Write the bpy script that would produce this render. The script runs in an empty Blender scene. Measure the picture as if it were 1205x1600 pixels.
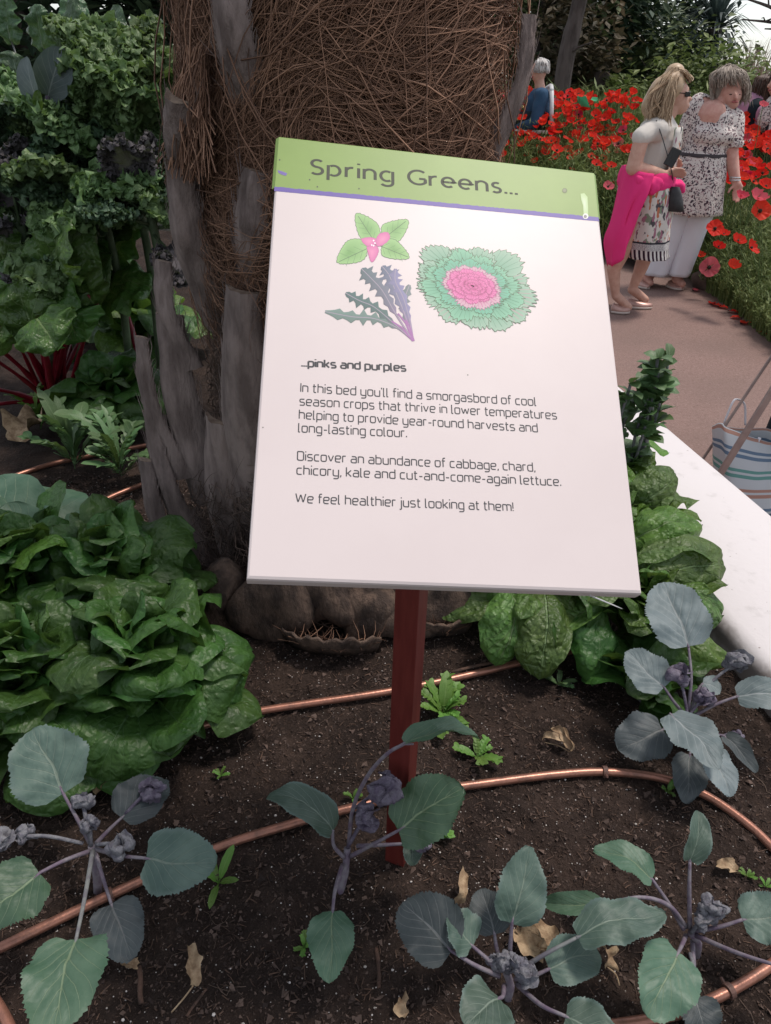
import bpy, bmesh, math, random
from mathutils import Vector, Matrix, noise
from math import sin, cos, pi, radians, sqrt, tan, atan2
V = Vector
random.seed(7)
S = bpy.context.scene
COL = S.collection

# ------------------------------------------------------------------ camera
CAM_H = 1.05                       # metres above the soil of the raised bed (soil is z = 0)
PITCH, ROLL, FPX = radians(31.0), radians(1.7), 1150.0
cam = bpy.data.cameras.new('camera'); camo = bpy.data.objects.new('camera', cam); COL.objects.link(camo)
FW = V((0, cos(PITCH), -sin(PITCH))); UP0 = V((0, sin(PITCH), cos(PITCH))); RT0 = V((1, 0, 0))
RT = RT0*cos(ROLL) + UP0*sin(ROLL); UP = UP0*cos(ROLL) - RT0*sin(ROLL)
CP = V((0, 0, CAM_H))
camo.matrix_world = Matrix(((RT.x, UP.x, -FW.x, CP.x), (RT.y, UP.y, -FW.y, CP.y), (RT.z, UP.z, -FW.z, CP.z), (0, 0, 0, 1)))
cam.sensor_fit = 'VERTICAL'; cam.sensor_height = 24.0; cam.sensor_width = 18.0; cam.lens = 24.0*FPX/1600.0
cam.clip_start = 0.02; cam.clip_end = 2000
S.camera = camo

# ------------------------------------------------------------------ world, sun, exposure
SUN_EL, SUN_AZ = radians(70), radians(65)        # azimuth clockwise from +Y: behind the scene, to the right
w = bpy.data.worlds.new('World'); S.world = w; w.use_nodes = True
nt = w.node_tree; nt.nodes.clear()
sky = nt.nodes.new('ShaderNodeTexSky'); sky.sky_type = 'NISHITA'; sky.sun_disc = False
sky.sun_elevation = SUN_EL; sky.sun_rotation = SUN_AZ; sky.dust_density = 1.0; sky.air_density = 1.0
bg = nt.nodes.new('ShaderNodeBackground'); bg.inputs['Strength'].default_value = 0.15
wo = nt.nodes.new('ShaderNodeOutputWorld')
hs = nt.nodes.new('ShaderNodeHueSaturation'); hs.inputs['Saturation'].default_value = .35
nt.links.new(sky.outputs[0], hs.inputs['Color']); nt.links.new(hs.outputs[0], bg.inputs[0]); nt.links.new(bg.outputs[0], wo.inputs[0])
sd = bpy.data.lights.new('sun', 'SUN'); sd.energy = 2.1; sd.angle = radians(10); sd.color = (1.0, 0.91, 0.83)
so = bpy.data.objects.new('sun', sd); COL.objects.link(so)
sdir = V((sin(SUN_AZ)*cos(SUN_EL), cos(SUN_AZ)*cos(SUN_EL), sin(SUN_EL)))
so.rotation_euler = sdir.to_track_quat('Z', 'Y').to_euler(); so.location = sdir*30
S.view_settings.view_transform = 'Standard'; S.view_settings.look = 'None'
S.view_settings.exposure = 0.34; S.view_settings.gamma = 1.0

# ------------------------------------------------------------------ pixel -> world helpers (source picture 1205 x 1600)
def ray(x, y): return (FW*FPX + RT*(x-602.5) - UP*(y-800)).normalized()
def gz(x, y, z=0.0):
    d = ray(x, y); return CP + d*((z-CP.z)/d.z)
def gy(x, y, Y):
    d = ray(x, y); return CP + d*(Y/d.y)
def mpp(p): return (p-CP).dot(FW)/FPX            # metres per source pixel at a point

def nvec(p): return V((noise.noise(p), noise.noise(p+V((31.4, 7.7, 2.9))), noise.noise(p+V((5.3, 61.1, 17.8)))))     # repeatable vector noise

# ------------------------------------------------------------------ object helpers
def tag(o, label=None, cat=None, group=None, kind=None):
    if label: o['label'] = label
    if cat: o['category'] = cat
    if group: o['group'] = group
    if kind: o['kind'] = kind
    return o
def thing(name, label, cat, loc=(0, 0, 0), group=None, rz=0):
    o = bpy.data.objects.new(name, None); COL.objects.link(o); o.location = loc; o.rotation_euler = (0, 0, rz)
    o.empty_display_size = .05
    return tag(o, label, cat, group)
def world_origin(p):
    t = V((0, 0, 0))
    while p is not None: t += p.location; p = p.parent
    return t
def copy_tree(o, parent=None):
    c = o.copy(); COL.objects.link(c); c.parent = parent
    for ch in o.children: copy_tree(ch, c)
    return c
class MB:
    def __init__(s): s.v = []; s.f = []; s.m = []; s.uv = []; s.c = []
    def add(s, vs, fs, mi=0, uv=None, c=None):
        b = len(s.v); s.v += [V(p) for p in vs]; s.f += [[b+i for i in q] for q in fs]; s.m += [mi]*len(fs)
        s.uv += list(uv) if uv else [(0, 0)]*len(vs)
        if c is None: c = (1, 1, 1, 1)
        s.c += c if isinstance(c, list) else [c]*len(vs)
    def tube(s, pts, r, n=6, mi=0, cap=True, flat=1.0, c=None):
        pts = [V(p) for p in pts]; k = len(pts)
        if not isinstance(r, (list, tuple)): r = [r]*k
        T = [(pts[min(i+1, k-1)]-pts[max(i-1, 0)]).normalized() for i in range(k)]
        a = V((0, 0, 1)) if abs(T[0].z) < .9 else V((1, 0, 0))
        nx = T[0].cross(a).normalized(); vs = []; uv = []
        for i in range(k):
            nx = (nx - T[i]*nx.dot(T[i]))
            nx = nx.normalized() if nx.length > 1e-6 else T[i].orthogonal().normalized()
            ny = T[i].cross(nx)
            for j in range(n):
                q = 2*pi*j/n; vs.append(pts[i]+nx*cos(q)*r[i]+ny*sin(q)*r[i]*flat); uv.append((j/n, i/max(1, k-1)))
        fs = [[i*n+j, i*n+(j+1) % n, (i+1)*n+(j+1) % n, (i+1)*n+j] for i in range(k-1) for j in range(n)]
        if cap: fs += [list(range(n))[::-1], [(k-1)*n+j for j in range(n)]]
        s.add(vs, fs, mi, uv, c)
    def rings(s, R, mi=0, cap0=True, cap1=True, closed=True, c=None):
        n = len(R[0]); vs = [p for q in R for p in q]; k = len(R)
        uv = [(j/n, i/max(1, k-1)) for i in range(k) for j in range(n)]
        m = n if closed else n-1
        fs = [[i*n+j, i*n+(j+1) % n, (i+1)*n+(j+1) % n, (i+1)*n+j] for i in range(k-1) for j in range(m)]
        if cap0: fs.append(list(range(n))[::-1])
        if cap1: fs.append([(k-1)*n+j for j in range(n)])
        s.add(vs, fs, mi, uv, c)
    def ell(s, c, a, nu=14, nv=9, M=None, mi=0):
        c = V(c); R = []
        for i in range(nv+1):
            t = pi*(i+.02)/(nv+.04)
            R.append([c+((M or Matrix.Identity(3)) @ V((a[0]*sin(t)*cos(2*pi*j/nu), a[1]*sin(t)*sin(2*pi*j/nu), -a[2]*cos(t)))) for j in range(nu)])
        s.rings(R, mi)
    def capsule(s, p0, r0, p1, r1, n=12, mi=0):
        p0 = V(p0); p1 = V(p1); d = (p1-p0); L = d.length; d = d/L if L > 1e-6 else V((0, 0, 1))
        P = []; r = []
        for t in (.05, .35, .7, 1.0): P.append(p0-d*r0*cos(t*pi/2)); r.append(r0*sin(t*pi/2))
        for t in (1.0, .7, .35, .05): P.append(p1+d*r1*cos(t*pi/2)); r.append(r1*sin(t*pi/2))
        if (P[4]-P[3]).length < 1e-5: P[4] = P[4]+d*1e-4
        s.tube(P, r, n, mi)
    def box(s, c, h, M=None, mi=0):
        c = V(c); M = M or Matrix.Identity(3)
        vs = [c+M @ V((x*h[0], y*h[1], z*h[2])) for x in (-1, 1) for y in (-1, 1) for z in (-1, 1)]
        s.add(vs, [[0, 1, 3, 2], [4, 6, 7, 5], [0, 4, 5, 1], [2, 3, 7, 6], [0, 2, 6, 4], [1, 5, 7, 3]], mi)
    def build(s, name, mats, parent=None, smooth=True, local=False, colors=False, bevel=0):
        o0 = V((0, 0, 0)) if local else world_origin(parent)
        me = bpy.data.meshes.new(name); me.from_pydata([tuple(p-o0) for p in s.v], [], s.f)
        for m in (mats if isinstance(mats, (list, tuple)) else [mats]): me.materials.append(m)
        me.polygons.foreach_set('material_index', s.m)
        li = [0]*len(me.loops); me.loops.foreach_get('vertex_index', li)
        ul = me.uv_layers.new(name='UVMap'); flat = [x for i in li for x in s.uv[i]]; ul.data.foreach_set('uv', flat)
        if colors:
            ca = me.color_attributes.new('Col', 'FLOAT_COLOR', 'POINT'); ca.data.foreach_set('color', [x for q in s.c for x in q])
        me.polygons.foreach_set('use_smooth', [smooth]*len(me.polygons)); me.update()
        o = bpy.data.objects.new(name, me); COL.objects.link(o); o.parent = parent
        if bevel:
            b = o.modifiers.new('bevel', 'BEVEL'); b.width = bevel; b.segments = 3; b.limit_method = 'ANGLE'
        return o
def blob(mb, name, mat, parent, voxel=.008, smooth=3):
    """one continuous skin over everything in mb"""
    o = mb.build(name, mat, parent)
    r = o.modifiers.new('r', 'REMESH'); r.mode = 'VOXEL'; r.voxel_size = voxel; r.use_smooth_shade = True
    q = o.modifiers.new('s', 'SMOOTH'); q.iterations = smooth; q.factor = .5
    dg = bpy.context.evaluated_depsgraph_get(); me = bpy.data.meshes.new_from_object(o.evaluated_get(dg))
    old = o.data; o.modifiers.clear(); o.data = me; bpy.data.meshes.remove(old); me.name = name
    if not me.materials: me.materials.append(mat)
    return o
def spline(P, n=8):
    P = [V(p) for p in P]
    if len(P) < 3: return [P[0].lerp(P[-1], i/n) for i in range(n+1)]
    Q = [P[0]*2-P[1]]+P+[P[-1]*2-P[-2]]; out = []
    for i in range(1, len(Q)-2):
        a, b, c, d = Q[i-1:i+3]
        for k in range(n):
            t = k/n; out.append(.5*(2*b+(c-a)*t+(2*a-5*b+4*c-d)*t*t+(3*b-a-3*c+d)*t**3))
    return out+[P[-1]]

# ------------------------------------------------------------------ materials
def mat(name, base, rough=.6, spec=.5, metal=0):
    m = bpy.data.materials.new(name); m.use_nodes = True; b = m.node_tree.nodes['Principled BSDF']
    b.inputs['Base Color'].default_value = (*base, 1); b.inputs['Roughness'].default_value = rough
    b.inputs['Specular IOR Level'].default_value = spec; b.inputs['Metallic'].default_value = metal
    return m
class NT:
    def __init__(s, m): s.t = m.node_tree; s.b = s.t.nodes['Principled BSDF']
    def n(s, ty, **k):
        q = s.t.nodes.new(ty)
        for a, b in k.items():
            if a.startswith('i_'):
                key = a[2:]; key = int(key) if key.isdigit() else key
                q.inputs[key].default_value = b
            else: setattr(q, a, b)
        return q
    def l(s, a, b): s.t.links.new(a, b)
    def math(s, op, a, b=None, c=None):
        q = s.t.nodes.new('ShaderNodeMath'); q.operation = op
        for i, x in enumerate((a, b, c)):
            if x is None: continue
            if isinstance(x, (int, float)): q.inputs[i].default_value = x
            else: s.l(x, q.inputs[i])
        return q.outputs[0]
    def sstep(s, x, a, b):
        q = s.t.nodes.new('ShaderNodeMapRange'); q.interpolation_type = 'SMOOTHSTEP'
        s.l(x, q.inputs[0]); q.inputs[1].default_value = a; q.inputs[2].default_value = b; return q.outputs[0]
    def mix(s, f, a, b, mode='MIX'):
        q = s.t.nodes.new('ShaderNodeMix'); q.data_type = 'RGBA'; q.blend_type = mode
        for i, x in ((0, f), (6, a), (7, b)):
            if isinstance(x, (int, float)): q.inputs[i].default_value = x
            elif isinstance(x, tuple): q.inputs[i].default_value = (*x, 1)
            else: s.l(x, q.inputs[i])
        return q.outputs[2]
    def noise(s, vec, scale, detail=4, rough=.55):
        q = s.n('ShaderNodeTexNoise'); q.inputs['Scale'].default_value = scale; q.inputs['Detail'].default_value = detail
        q.inputs['Roughness'].default_value = rough
        if vec is not None: s.l(vec, q.inputs['Vector'])
        return q.outputs[0]
    def obj(s): return s.n('ShaderNodeTexCoord').outputs['Object']
    def pos(s): return s.n('ShaderNodeNewGeometry').outputs['Position']
    def uv(s): return s.n('ShaderNodeTexCoord').outputs['UV']
    def bump(s, h, strength=.3, dist=.01):
        q = s.n('ShaderNodeBump'); q.inputs['Strength'].default_value = strength; q.inputs['Distance'].default_value = dist
        s.l(h, q.inputs['Height']); s.l(q.outputs[0], s.b.inputs['Normal'])
    def color(s, c): s.l(c, s.b.inputs['Base Color'])
    def scaled(s, vec, sc):
        q = s.n('ShaderNodeMapping'); q.inputs['Scale'].default_value = sc; s.l(vec, q.inputs[0]); return q.outputs[0]

def mottled(name, a, b, scale, rough=.7, bump=.3, bscale=None, stretch=None, dist=.005, spec=.4, metal=0):
    m = mat(name, a, rough, spec, metal); t = NT(m); p = t.pos()
    if stretch: p = t.scaled(p, stretch)
    n1 = t.noise(p, scale, 6, .6); t.color(t.mix(t.sstep(n1, .35, .65), a, b))
    if bump: t.bump(t.noise(p, bscale or scale*3, 6, .65), bump, dist)
    return m

def leaf_mat(name, a, b, vein, nv=6, vw=.035, mid=.05, gloss=.45, bumpy=.4, blister=0, edge=None, trans=.25, slant=.5, spec=.5):
    """leaf with midrib, side veins, mottling; UV u across (0..1), v along"""
    m = mat(name, a, gloss, spec); t = NT(m); uv = t.uv(); sp = t.n('ShaderNodeSeparateXYZ'); t.l(uv, sp.inputs[0])
    po = t.pos(); no = t.noise(po, 40, 3)
    u = t.math('ABSOLUTE', t.math('SUBTRACT', t.math('MULTIPLY', sp.outputs[0], 2.0), 1.0)); v = sp.outputs[1]
    wid = t.math('MULTIPLY', t.math('SUBTRACT', 1.15, v), mid)
    midm = t.math('SUBTRACT', 1.0, t.sstep(t.math('DIVIDE', u, wid), .6, 1.2))
    ph = t.math('ADD', t.math('MULTIPLY', t.math('SUBTRACT', v, t.math('MULTIPLY', t.math('POWER', u, .85), slant)), nv), t.math('MULTIPLY', no, .35))
    fr = t.math('ABSOLUTE', t.math('SUBTRACT', t.math('FRACT', ph), .5))
    vwid = t.math('MULTIPLY', t.math('SUBTRACT', 1.15, u), vw*nv*.5)
    sv = t.math('SUBTRACT', 1.0, t.sstep(t.math('DIVIDE', fr, vwid), .5, 1.3))
    veins = t.math('MAXIMUM', midm, t.math('MULTIPLY', sv, .62))
    g = t.noise(po, 22, 5, .6); inf = t.n('ShaderNodeObjectInfo')
    base = t.mix(t.sstep(g, .3, .7), a, b)
    hsv = t.n('ShaderNodeHueSaturation'); t.l(base, hsv.inputs['Color'])
    t.l(t.math('ADD', .75, t.math('MULTIPLY', inf.outputs['Random'], .5)), hsv.inputs['Value'])
    t.l(t.math('ADD', .485, t.math('MULTIPLY', inf.outputs['Random'], .03)), hsv.inputs['Hue'])
    colr = hsv.outputs[0]
    if edge: colr = t.mix(t.sstep(u, .8, 1.0), colr, edge)
    colr = t.mix(veins, colr, vein); t.color(colr)
    vo = t.n('ShaderNodeTexVoronoi'); vo.feature = 'SMOOTH_F1'; vo.inputs['Scale'].default_value = 78 if blister else 120; wn = t.n('ShaderNodeTexNoise'); wn.inputs['Scale'].default_value = 35; t.l(po, wn.inputs['Vector']); t.l(t.mix(.035, po, wn.outputs['Color']), vo.inputs['Vector'])
    h = t.math('SUBTRACT', t.math('MULTIPLY', vo.outputs[0], -1.0 if blister else -.25), t.math('MULTIPLY', veins, .7 if not blister else 1.0))
    t.bump(t.math('ADD', h, t.math('MULTIPLY', t.noise(po, 140, 3), .3)), bumpy, .008 if blister else .004)
    if trans:
        tr = t.n('ShaderNodeBsdfTranslucent'); t.l(t.mix(.35, colr, (.25, .4, .05)), tr.inputs[0])
        mx = t.n('ShaderNodeMixShader'); mx.inputs[0].default_value = trans; out = t.t.nodes['Material Output']
        t.l(t.b.outputs[0], mx.inputs[1]); t.l(tr.outputs[0], mx.inputs[2]); t.l(mx.outputs[0], out.inputs[0])
    return m
def island_mat(name, a, b, rough=.5, trans=.3, spec=.4):
    m = mat(name, a, rough, spec); t = NT(m); g = t.n('ShaderNodeNewGeometry')
    f = t.math('ADD', t.math('MULTIPLY', g.outputs['Random Per Island'], .6), t.math('MULTIPLY', t.noise(g.outputs['Position'], 1.6, 3), .5))
    c = t.mix(t.sstep(f, .15, .95), a, b); t.color(c)
    if trans:
        tr = t.n('ShaderNodeBsdfTranslucent'); t.l(c, tr.inputs[0]); mx = t.n('ShaderNodeMixShader'); mx.inputs[0].default_value = trans
        t.l(t.b.outputs[0], mx.inputs[1]); t.l(tr.outputs[0], mx.inputs[2]); t.l(mx.outputs[0], t.t.nodes['Material Output'].inputs[0])
    return m

M = {}
def soil_material():
    m = mat('soil', (.03, .017, .012), .95, .2); t = NT(m); p = t.pos()
    n1 = t.noise(p, 9, 6, .7); n2 = t.noise(p, 160, 4, .7); n3 = t.noise(p, 60, 3)
    c = t.mix(t.sstep(n1, .35, .7), (.024, .016, .013), (.056, .037, .029))
    c = t.mix(t.sstep(n2, .55, .75), c, (.105, .072, .056))
    c = t.mix(t.sstep(n3, .35, .2), c, (.009, .006, .006)); t.color(c)
    t.bump(t.math('ADD', n2, t.math('MULTIPLY', n3, 1.5)), .9, .012); return m
M['soil'] = soil_material()
def path_material():
    m = mat('path', (.2, .14, .12), .9, .3); t = NT(m); p = t.pos()
    n = t.noise(p, 330, 3, .7); n0 = t.noise(p, 1.3, 5)
    vo = t.n('ShaderNodeTexVoronoi'); vo.inputs['Scale'].default_value = 190; t.l(p, vo.inputs['Vector'])
    c = t.mix(t.sstep(n, .3, .7), (.165, .100, .085), (.29, .195, .17)); n4 = t.noise(p, 85, 4, .75); c = t.mix(t.math('MULTIPLY', t.sstep(n4, .52, .66), .6), c, (.10, .065, .055)); c = t.mix(t.math('MULTIPLY', t.sstep(n4, .42, .34), .5), c, (.38, .28, .25)); c = t.mix(t.math('MULTIPLY', t.sstep(n0, .35, .65), .35), c, (.14, .10, .085))
    c = t.mix(t.math('MULTIPLY', t.sstep(vo.outputs['Distance'], .3, .05), .35), c, (.40, .31, .27)); t.color(c)
    t.bump(n, .35, .003); return m
M['path'] = path_material()
def white_wall():
    m = mat('white_wall', (.8, .79, .79), .75, .3); t = NT(m); p = t.pos()
    n = t.noise(p, 14, 7, .65); c = t.mix(t.sstep(n, .55, .8), (.64, .60, .60), (.48, .45, .44))
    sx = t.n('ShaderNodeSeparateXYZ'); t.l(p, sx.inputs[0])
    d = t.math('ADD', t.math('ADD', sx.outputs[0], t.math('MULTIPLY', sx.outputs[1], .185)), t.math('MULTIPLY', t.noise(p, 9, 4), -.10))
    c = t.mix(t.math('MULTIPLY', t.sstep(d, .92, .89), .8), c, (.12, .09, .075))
    vo = t.noise(p, 75, 2); c = t.mix(t.sstep(vo, .73, .78), c, (.25, .2, .18))
    t.color(c); t.bump(t.noise(p, 60, 5), .25, .004); return m
M['wall'] = white_wall()
M['sign'] = mottled('sign_white', (.665, .580, .566), (.645, .560, .547), 6, .42, .04, 300, None, .0006, .4)
M['green'] = mottled('sign_green', (.215, .325, .075), (.200, .305, .070), 12, .45, .03, 300, None, .0006)
M['purple'] = mat('sign_purple', (.115, .075, .33), .5)
M['inkt'] = mat('olive_ink', (.035, .040, .022), .6)
M['ink'] = mat('dark_ink', (.045, .045, .05), .6)
M['print'] = mat('print', (1, 1, 1), .5); _t = NT(M['print']); _a = _t.n('ShaderNodeVertexColor'); _a.layer_name = 'Col'; _t.color(_a.outputs[0])
def post_material():
    m = mat('post_red', (.12, .016, .012), .5, .4); t = NT(m); p = t.scaled(t.pos(), (1, 1, .12))
    n = t.noise(p, 120, 4); t.color(t.mix(t.sstep(n, .3, .7), (.105, .014, .011), (.135, .022, .017))); t.bump(n, .1, .002); return m
M['post'] = post_material()
def copper():
    m = mat('copper', (.5, .24, .15), .36, .5, .55); t = NT(m); p = t.pos(); n = t.noise(p, 45, 6, .7)
    t.color(t.mix(t.sstep(n, .4, .75), (.36, .165, .115), (.19, .10, .075))); t.bump(t.noise(p, 220, 3), .15, .002); return m
M['pipe'] = copper()
M['clip'] = mottled('clip', (.13, .065, .05), (.09, .05, .04), 60, .6)
M['cab'] = leaf_mat('cabbage_leaf', (.052, .092, .072), (.092, .140, .108), (.17, .22, .175), 6, .018, .045, .55, .45, edge=(.10, .15, .13), trans=.12)
M['cab2'] = leaf_mat('cabbage_leaf_green', (.050, .112, .066), (.085, .150, .095), (.17, .235, .14), 6, .018, .045, .5, .45, trans=.15)
M['cabd'] = leaf_mat('cabbage_leaf_dark', (.036, .046, .050), (.060, .074, .076), (.12, .13, .13), 6, .022, .05, .6, .35, trans=.05)
M['cabg'] = leaf_mat('cabbage_leaf_pale', (.125, .165, .175), (.185, .225, .23), (.26, .29, .29), 6, .02, .05, .6, .3, trans=.1)
M['stem'] = mottled('purple_stem', (.13, .095, .135), (.20, .18, .20), 60, .6, .2)
M['kstem'] = mottled('kale_stem', (.06, .095, .045), (.10, .14, .075), 30, .6, .2)
M['stemg'] = mottled('pale_stem', (.20, .21, .20), (.13, .12, .14), 40, .6, .2)
M['curl'] = mottled('crinkled_leaf', (.12, .115, .14), (.20, .20, .215), 90, .7, .7, 200)
M['curlp'] = mottled('crinkled_purple', (.095, .075, .115), (.17, .15, .19), 90, .6, .7, 200)
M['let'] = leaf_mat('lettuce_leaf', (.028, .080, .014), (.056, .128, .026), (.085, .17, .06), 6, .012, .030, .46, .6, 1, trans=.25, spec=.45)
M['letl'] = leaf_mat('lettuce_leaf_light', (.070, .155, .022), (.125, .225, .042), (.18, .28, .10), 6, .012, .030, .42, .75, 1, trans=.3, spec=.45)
M['letr'] = leaf_mat('romaine_leaf', (.066, .142, .028), (.120, .210, .050), (.17, .26, .10), 7, .016, .055, .44, .95, 1, trans=.28)
M['kale'] = leaf_mat('kale_leaf', (.11, .19, .07), (.18, .27, .11), (.17, .27, .11), 7, .02, .06, .5, .6, 1, trans=.25)
M['kaled'] = leaf_mat('kale_leaf_dark', (.050, .105, .052), (.085, .145, .075), (.10, .15, .09), 7, .02, .05, .5, .6, 1, trans=.12)
M['kalep'] = leaf_mat('kale_leaf_purple', (.075, .070, .075), (.120, .108, .114), (.13, .115, .12), 7, .02, .05, .8, .3, 1, trans=.08, spec=.15)
M['chard'] = leaf_mat('chard_leaf', (.045, .115, .022), (.095, .190, .042), (.16, .24, .09), 7, .02, .05, .35, .7, 1, trans=.22)
M['chardd'] = leaf_mat('chard_leaf_dark', (.042, .092, .042), (.075, .135, .062), (.15, .21, .14), 7, .02, .06, .4, .7, 1, trans=.12)
M['red'] = mottled('red_stalk', (.20, .006, .020), (.13, .004, .012), 30, .4, .2)
M['weed'] = leaf_mat('weed_leaf', (.10, .22, .035), (.15, .29, .055), (.22, .34, .10), 4, .02, .05, .5, .3, trans=.3)
M['weedg'] = leaf_mat('weed_leaf_grey', (.075, .15, .055), (.11, .19, .08), (.19, .26, .13), 4, .02, .05, .5, .3, trans=.2)
M['dry'] = mottled('dry_leaf', (.44, .32, .20), (.24, .155, .09), 60, .8, .6, 150)
M['twig'] = mottled('twig', (.10, .055, .038), (.04, .024, .018), 60, .85, .5)
M['boot'] = mottled('leaf_base_wood', (.30, .235, .215), (.150, .113, .103), 14, .88, .9, 90, (2.0, 2.0, .5), .007)
M['base'] = mottled('palm_foot', (.150, .100, .074), (.050, .034, .027), 24, .9, .9, 70, (1.2, 1.2, .6), .012)
M['bootcut'] = mottled('cut_wood', (.23, .17, .125), (.12, .08, .06), 60, .9, .5)
M['bark'] = mottled('trunk_bark', (.060, .038, .028), (.030, .019, .015), 22, .95, .9, 70, None, .02)
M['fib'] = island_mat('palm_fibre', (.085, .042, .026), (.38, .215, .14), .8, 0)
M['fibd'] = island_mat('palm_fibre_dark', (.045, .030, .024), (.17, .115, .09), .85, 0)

# ------------------------------------------------------------------ setting
def zfar(x, y):
    """height of the ground beyond the path"""
    t = max(0, min(1, (y-6.2)/3.2)); t = t*t*(3-2*t); return -.45+.62*t
mb = MB()
for r0, r1 in ((0, 1),):
    n = 40; xs = [-300+600*i/n for i in range(n+1)]; ys = [-60+660*i/n for i in range(n+1)]
    mb.add([(x, y, -.472) for y in ys for x in xs], [[j*(n+1)+i, j*(n+1)+i+1, (j+1)*(n+1)+i+1, (j+1)*(n+1)+i] for j in range(n) for i in range(n)])
M['ground'] = mottled('ground', (.06, .075, .03), (.045, .04, .025), .8, .95, .4, 12)
tag(mb.build('ground', M['ground'], smooth=False), kind='structure')
# soil of the raised bed: fine near the camera
def wall_x(y): return 1.018-.185*(y-1.681)      # outer face of the bed wall
def soil_z(x, y):
    return .012*noise.noise(V((x*3.1, y*3.1, 0)))+.007*noise.noise(V((x*11, y*11, 3)))+.0055*noise.noise(V((x*38, y*38, 5)))+.0045*noise.noise(V((x*85, y*85, 9)))
mb = MB(); nx, ny = 330, 320
xs = [-1.0+1.9*i/nx for i in range(nx+1)]; ys = [.12+1.75*j/ny for j in range(ny+1)]
mb.add([(x, y, soil_z(x, y)) for y in ys for x in xs], [[j*(nx+1)+i, j*(nx+1)+i+1, (j+1)*(nx+1)+i+1, (j+1)*(nx+1)+i] for j in range(ny) for i in range(nx)])
def coarse(x0, x1, y0, y1, n, m):
    X = [x0+(x1-x0)*i/n for i in range(n+1)]; Y = [y0+(y1-y0)*j/m for j in range(m+1)]
    mb.add([(min(x, wall_x(y)-.25), y, soil_z(x, y)) for y in Y for x in X], [[j*(n+1)+i, j*(n+1)+i+1, (j+1)*(n+1)+i+1, (j+1)*(n+1)+i] for j in range(m) for i in range(n)])
coarse(-4, -1.0, -1.0, 1.87, 60, 60); coarse(-4, .9, 1.87, 5.6, 110, 110); coarse(-1.0, .9, -1.0, .12, 60, 40)
tag(mb.build('soil', M['soil']), kind='structure')
# path
mb = MB(); mb.add([(-.5, -3, -.45), (9, -3, -.45), (9, 12, -.45), (-.5, 12, -.45)], [[0, 1, 2, 3]])
tag(mb.build('path', M['path'], smooth=False), kind='structure')
# white rendered wall of the raised bed: cross-section lofted along Y
mb = MB(); R = []
WZ = .075
for k in range(60):
    y = -1.2+6.8*k/59; xo = wall_x(y); xi = xo-.385+.014*noise.noise(V((y*2.2, 0, 0)))
    z = WZ+.004*noise.noise(V((y*1.5, 4, 0)))
    R.append([V(p) for p in ((xi, y, -.2), (xi, y, z-.03), (xi+.012, y, z-.008), (xi+.035, y, z), (xo-.03, y, z+.003), (xo-.008, y, z-.006), (xo, y, z-.03), (xo, y, -.47))])
mb.rings(R); o = mb.build('bed_wall', M['wall']); tag(o, 'low white rendered wall edging the raised vegetable bed beside the path', 'wall')
for p in o.data.polygons: p.use_smooth = True

# ------------------------------------------------------------------ the sign
def sign_plane():
    C4 = [(435, 213), (929, 270), (1004, 928), (385, 905)]
    q = [V(((x-602.5)/FPX, -(y-800)/FPX, -1)) for x, y in C4]
    u = q[0].cross(q[1]).cross(q[3].cross(q[2])).normalized(); v = q[0].cross(q[3]).cross(q[1].cross(q[2])).normalized()
    if u.x < 0: u = -u
    if v.y < 0: v = -v
    toW = lambda t: RT*t.x+UP*t.y-FW*t.z
    u = toW(u); v = toW(v); v = (v-u*v.dot(u)).normalized()
    return u, v, u.cross(v).normalized()
SU, SV, SN = sign_plane()
FOOT = gz(622, 1338)
# slide the plane so that its centre line meets the top of the post
def on_sign_at(x, y, D):
    d = ray(x, y); return CP + d*((D-CP.dot(SN))/d.dot(SN))
best = None
for i in range(400):
    D = -0.2+i*.003
    d = ray(650, 570)
    if abs(d.dot(SN)) < 1e-6: continue
    p = on_sign_at(650, 600, D)
    e = abs(p.y-(FOOT.y+.0)) if (p-CP).dot(FW) > .2 else 9
    if best is None or e < best[0]: best = (e, D)
SD = best[1]
def sg(x, y, off=0.0): return on_sign_at(x, y, SD) + SN*off
W4 = [sg(435, 213), sg(929, 270), sg(1004, 928), sg(385, 905)]
SC = (W4[0]+W4[1]+W4[2]+W4[3])/4
print('sign size', (W4[1]-W4[0]).length, (W4[2]-W4[3]).length, (W4[3]-W4[0]).length, (W4[2]-W4[1]).length, 'centre', SC, 'foot', FOOT, 'N', SN)
sign = thing('information_sign', 'white and green printed garden sign reading Spring Greens, tilted on a dark red post', 'sign', FOOT)
# panel: folded tray with rounded edges
TH = .016
def quadring(off, grow):
    c = SC; out = []
    for p in W4:
        d = p-c; out.append(c+d*(1+grow/ d.length)+SN*off)
    return out
mb = MB(); rr = [quadring(-TH, -.012), quadring(-TH, 0), quadring(-.004, .0), quadring(-.0012, -.0012), quadring(0, -.0042)]
mb.rings(rr); pan = mb.build('panel', M['sign'], sign, smooth=False)
for p in pan.data.polygons: p.use_smooth = False
def flat(name, mat_, pts, off, smooth=False):
    m_ = MB(); m_.add([sg(x, y, off) for x, y in pts], [list(range(len(pts)))[::-1]]); return m_.build(name, mat_, sign, smooth=smooth)
def L2(a, b, t): return (a[0]+(b[0]-a[0])*t, a[1]+(b[1]-a[1])*t)
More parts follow.
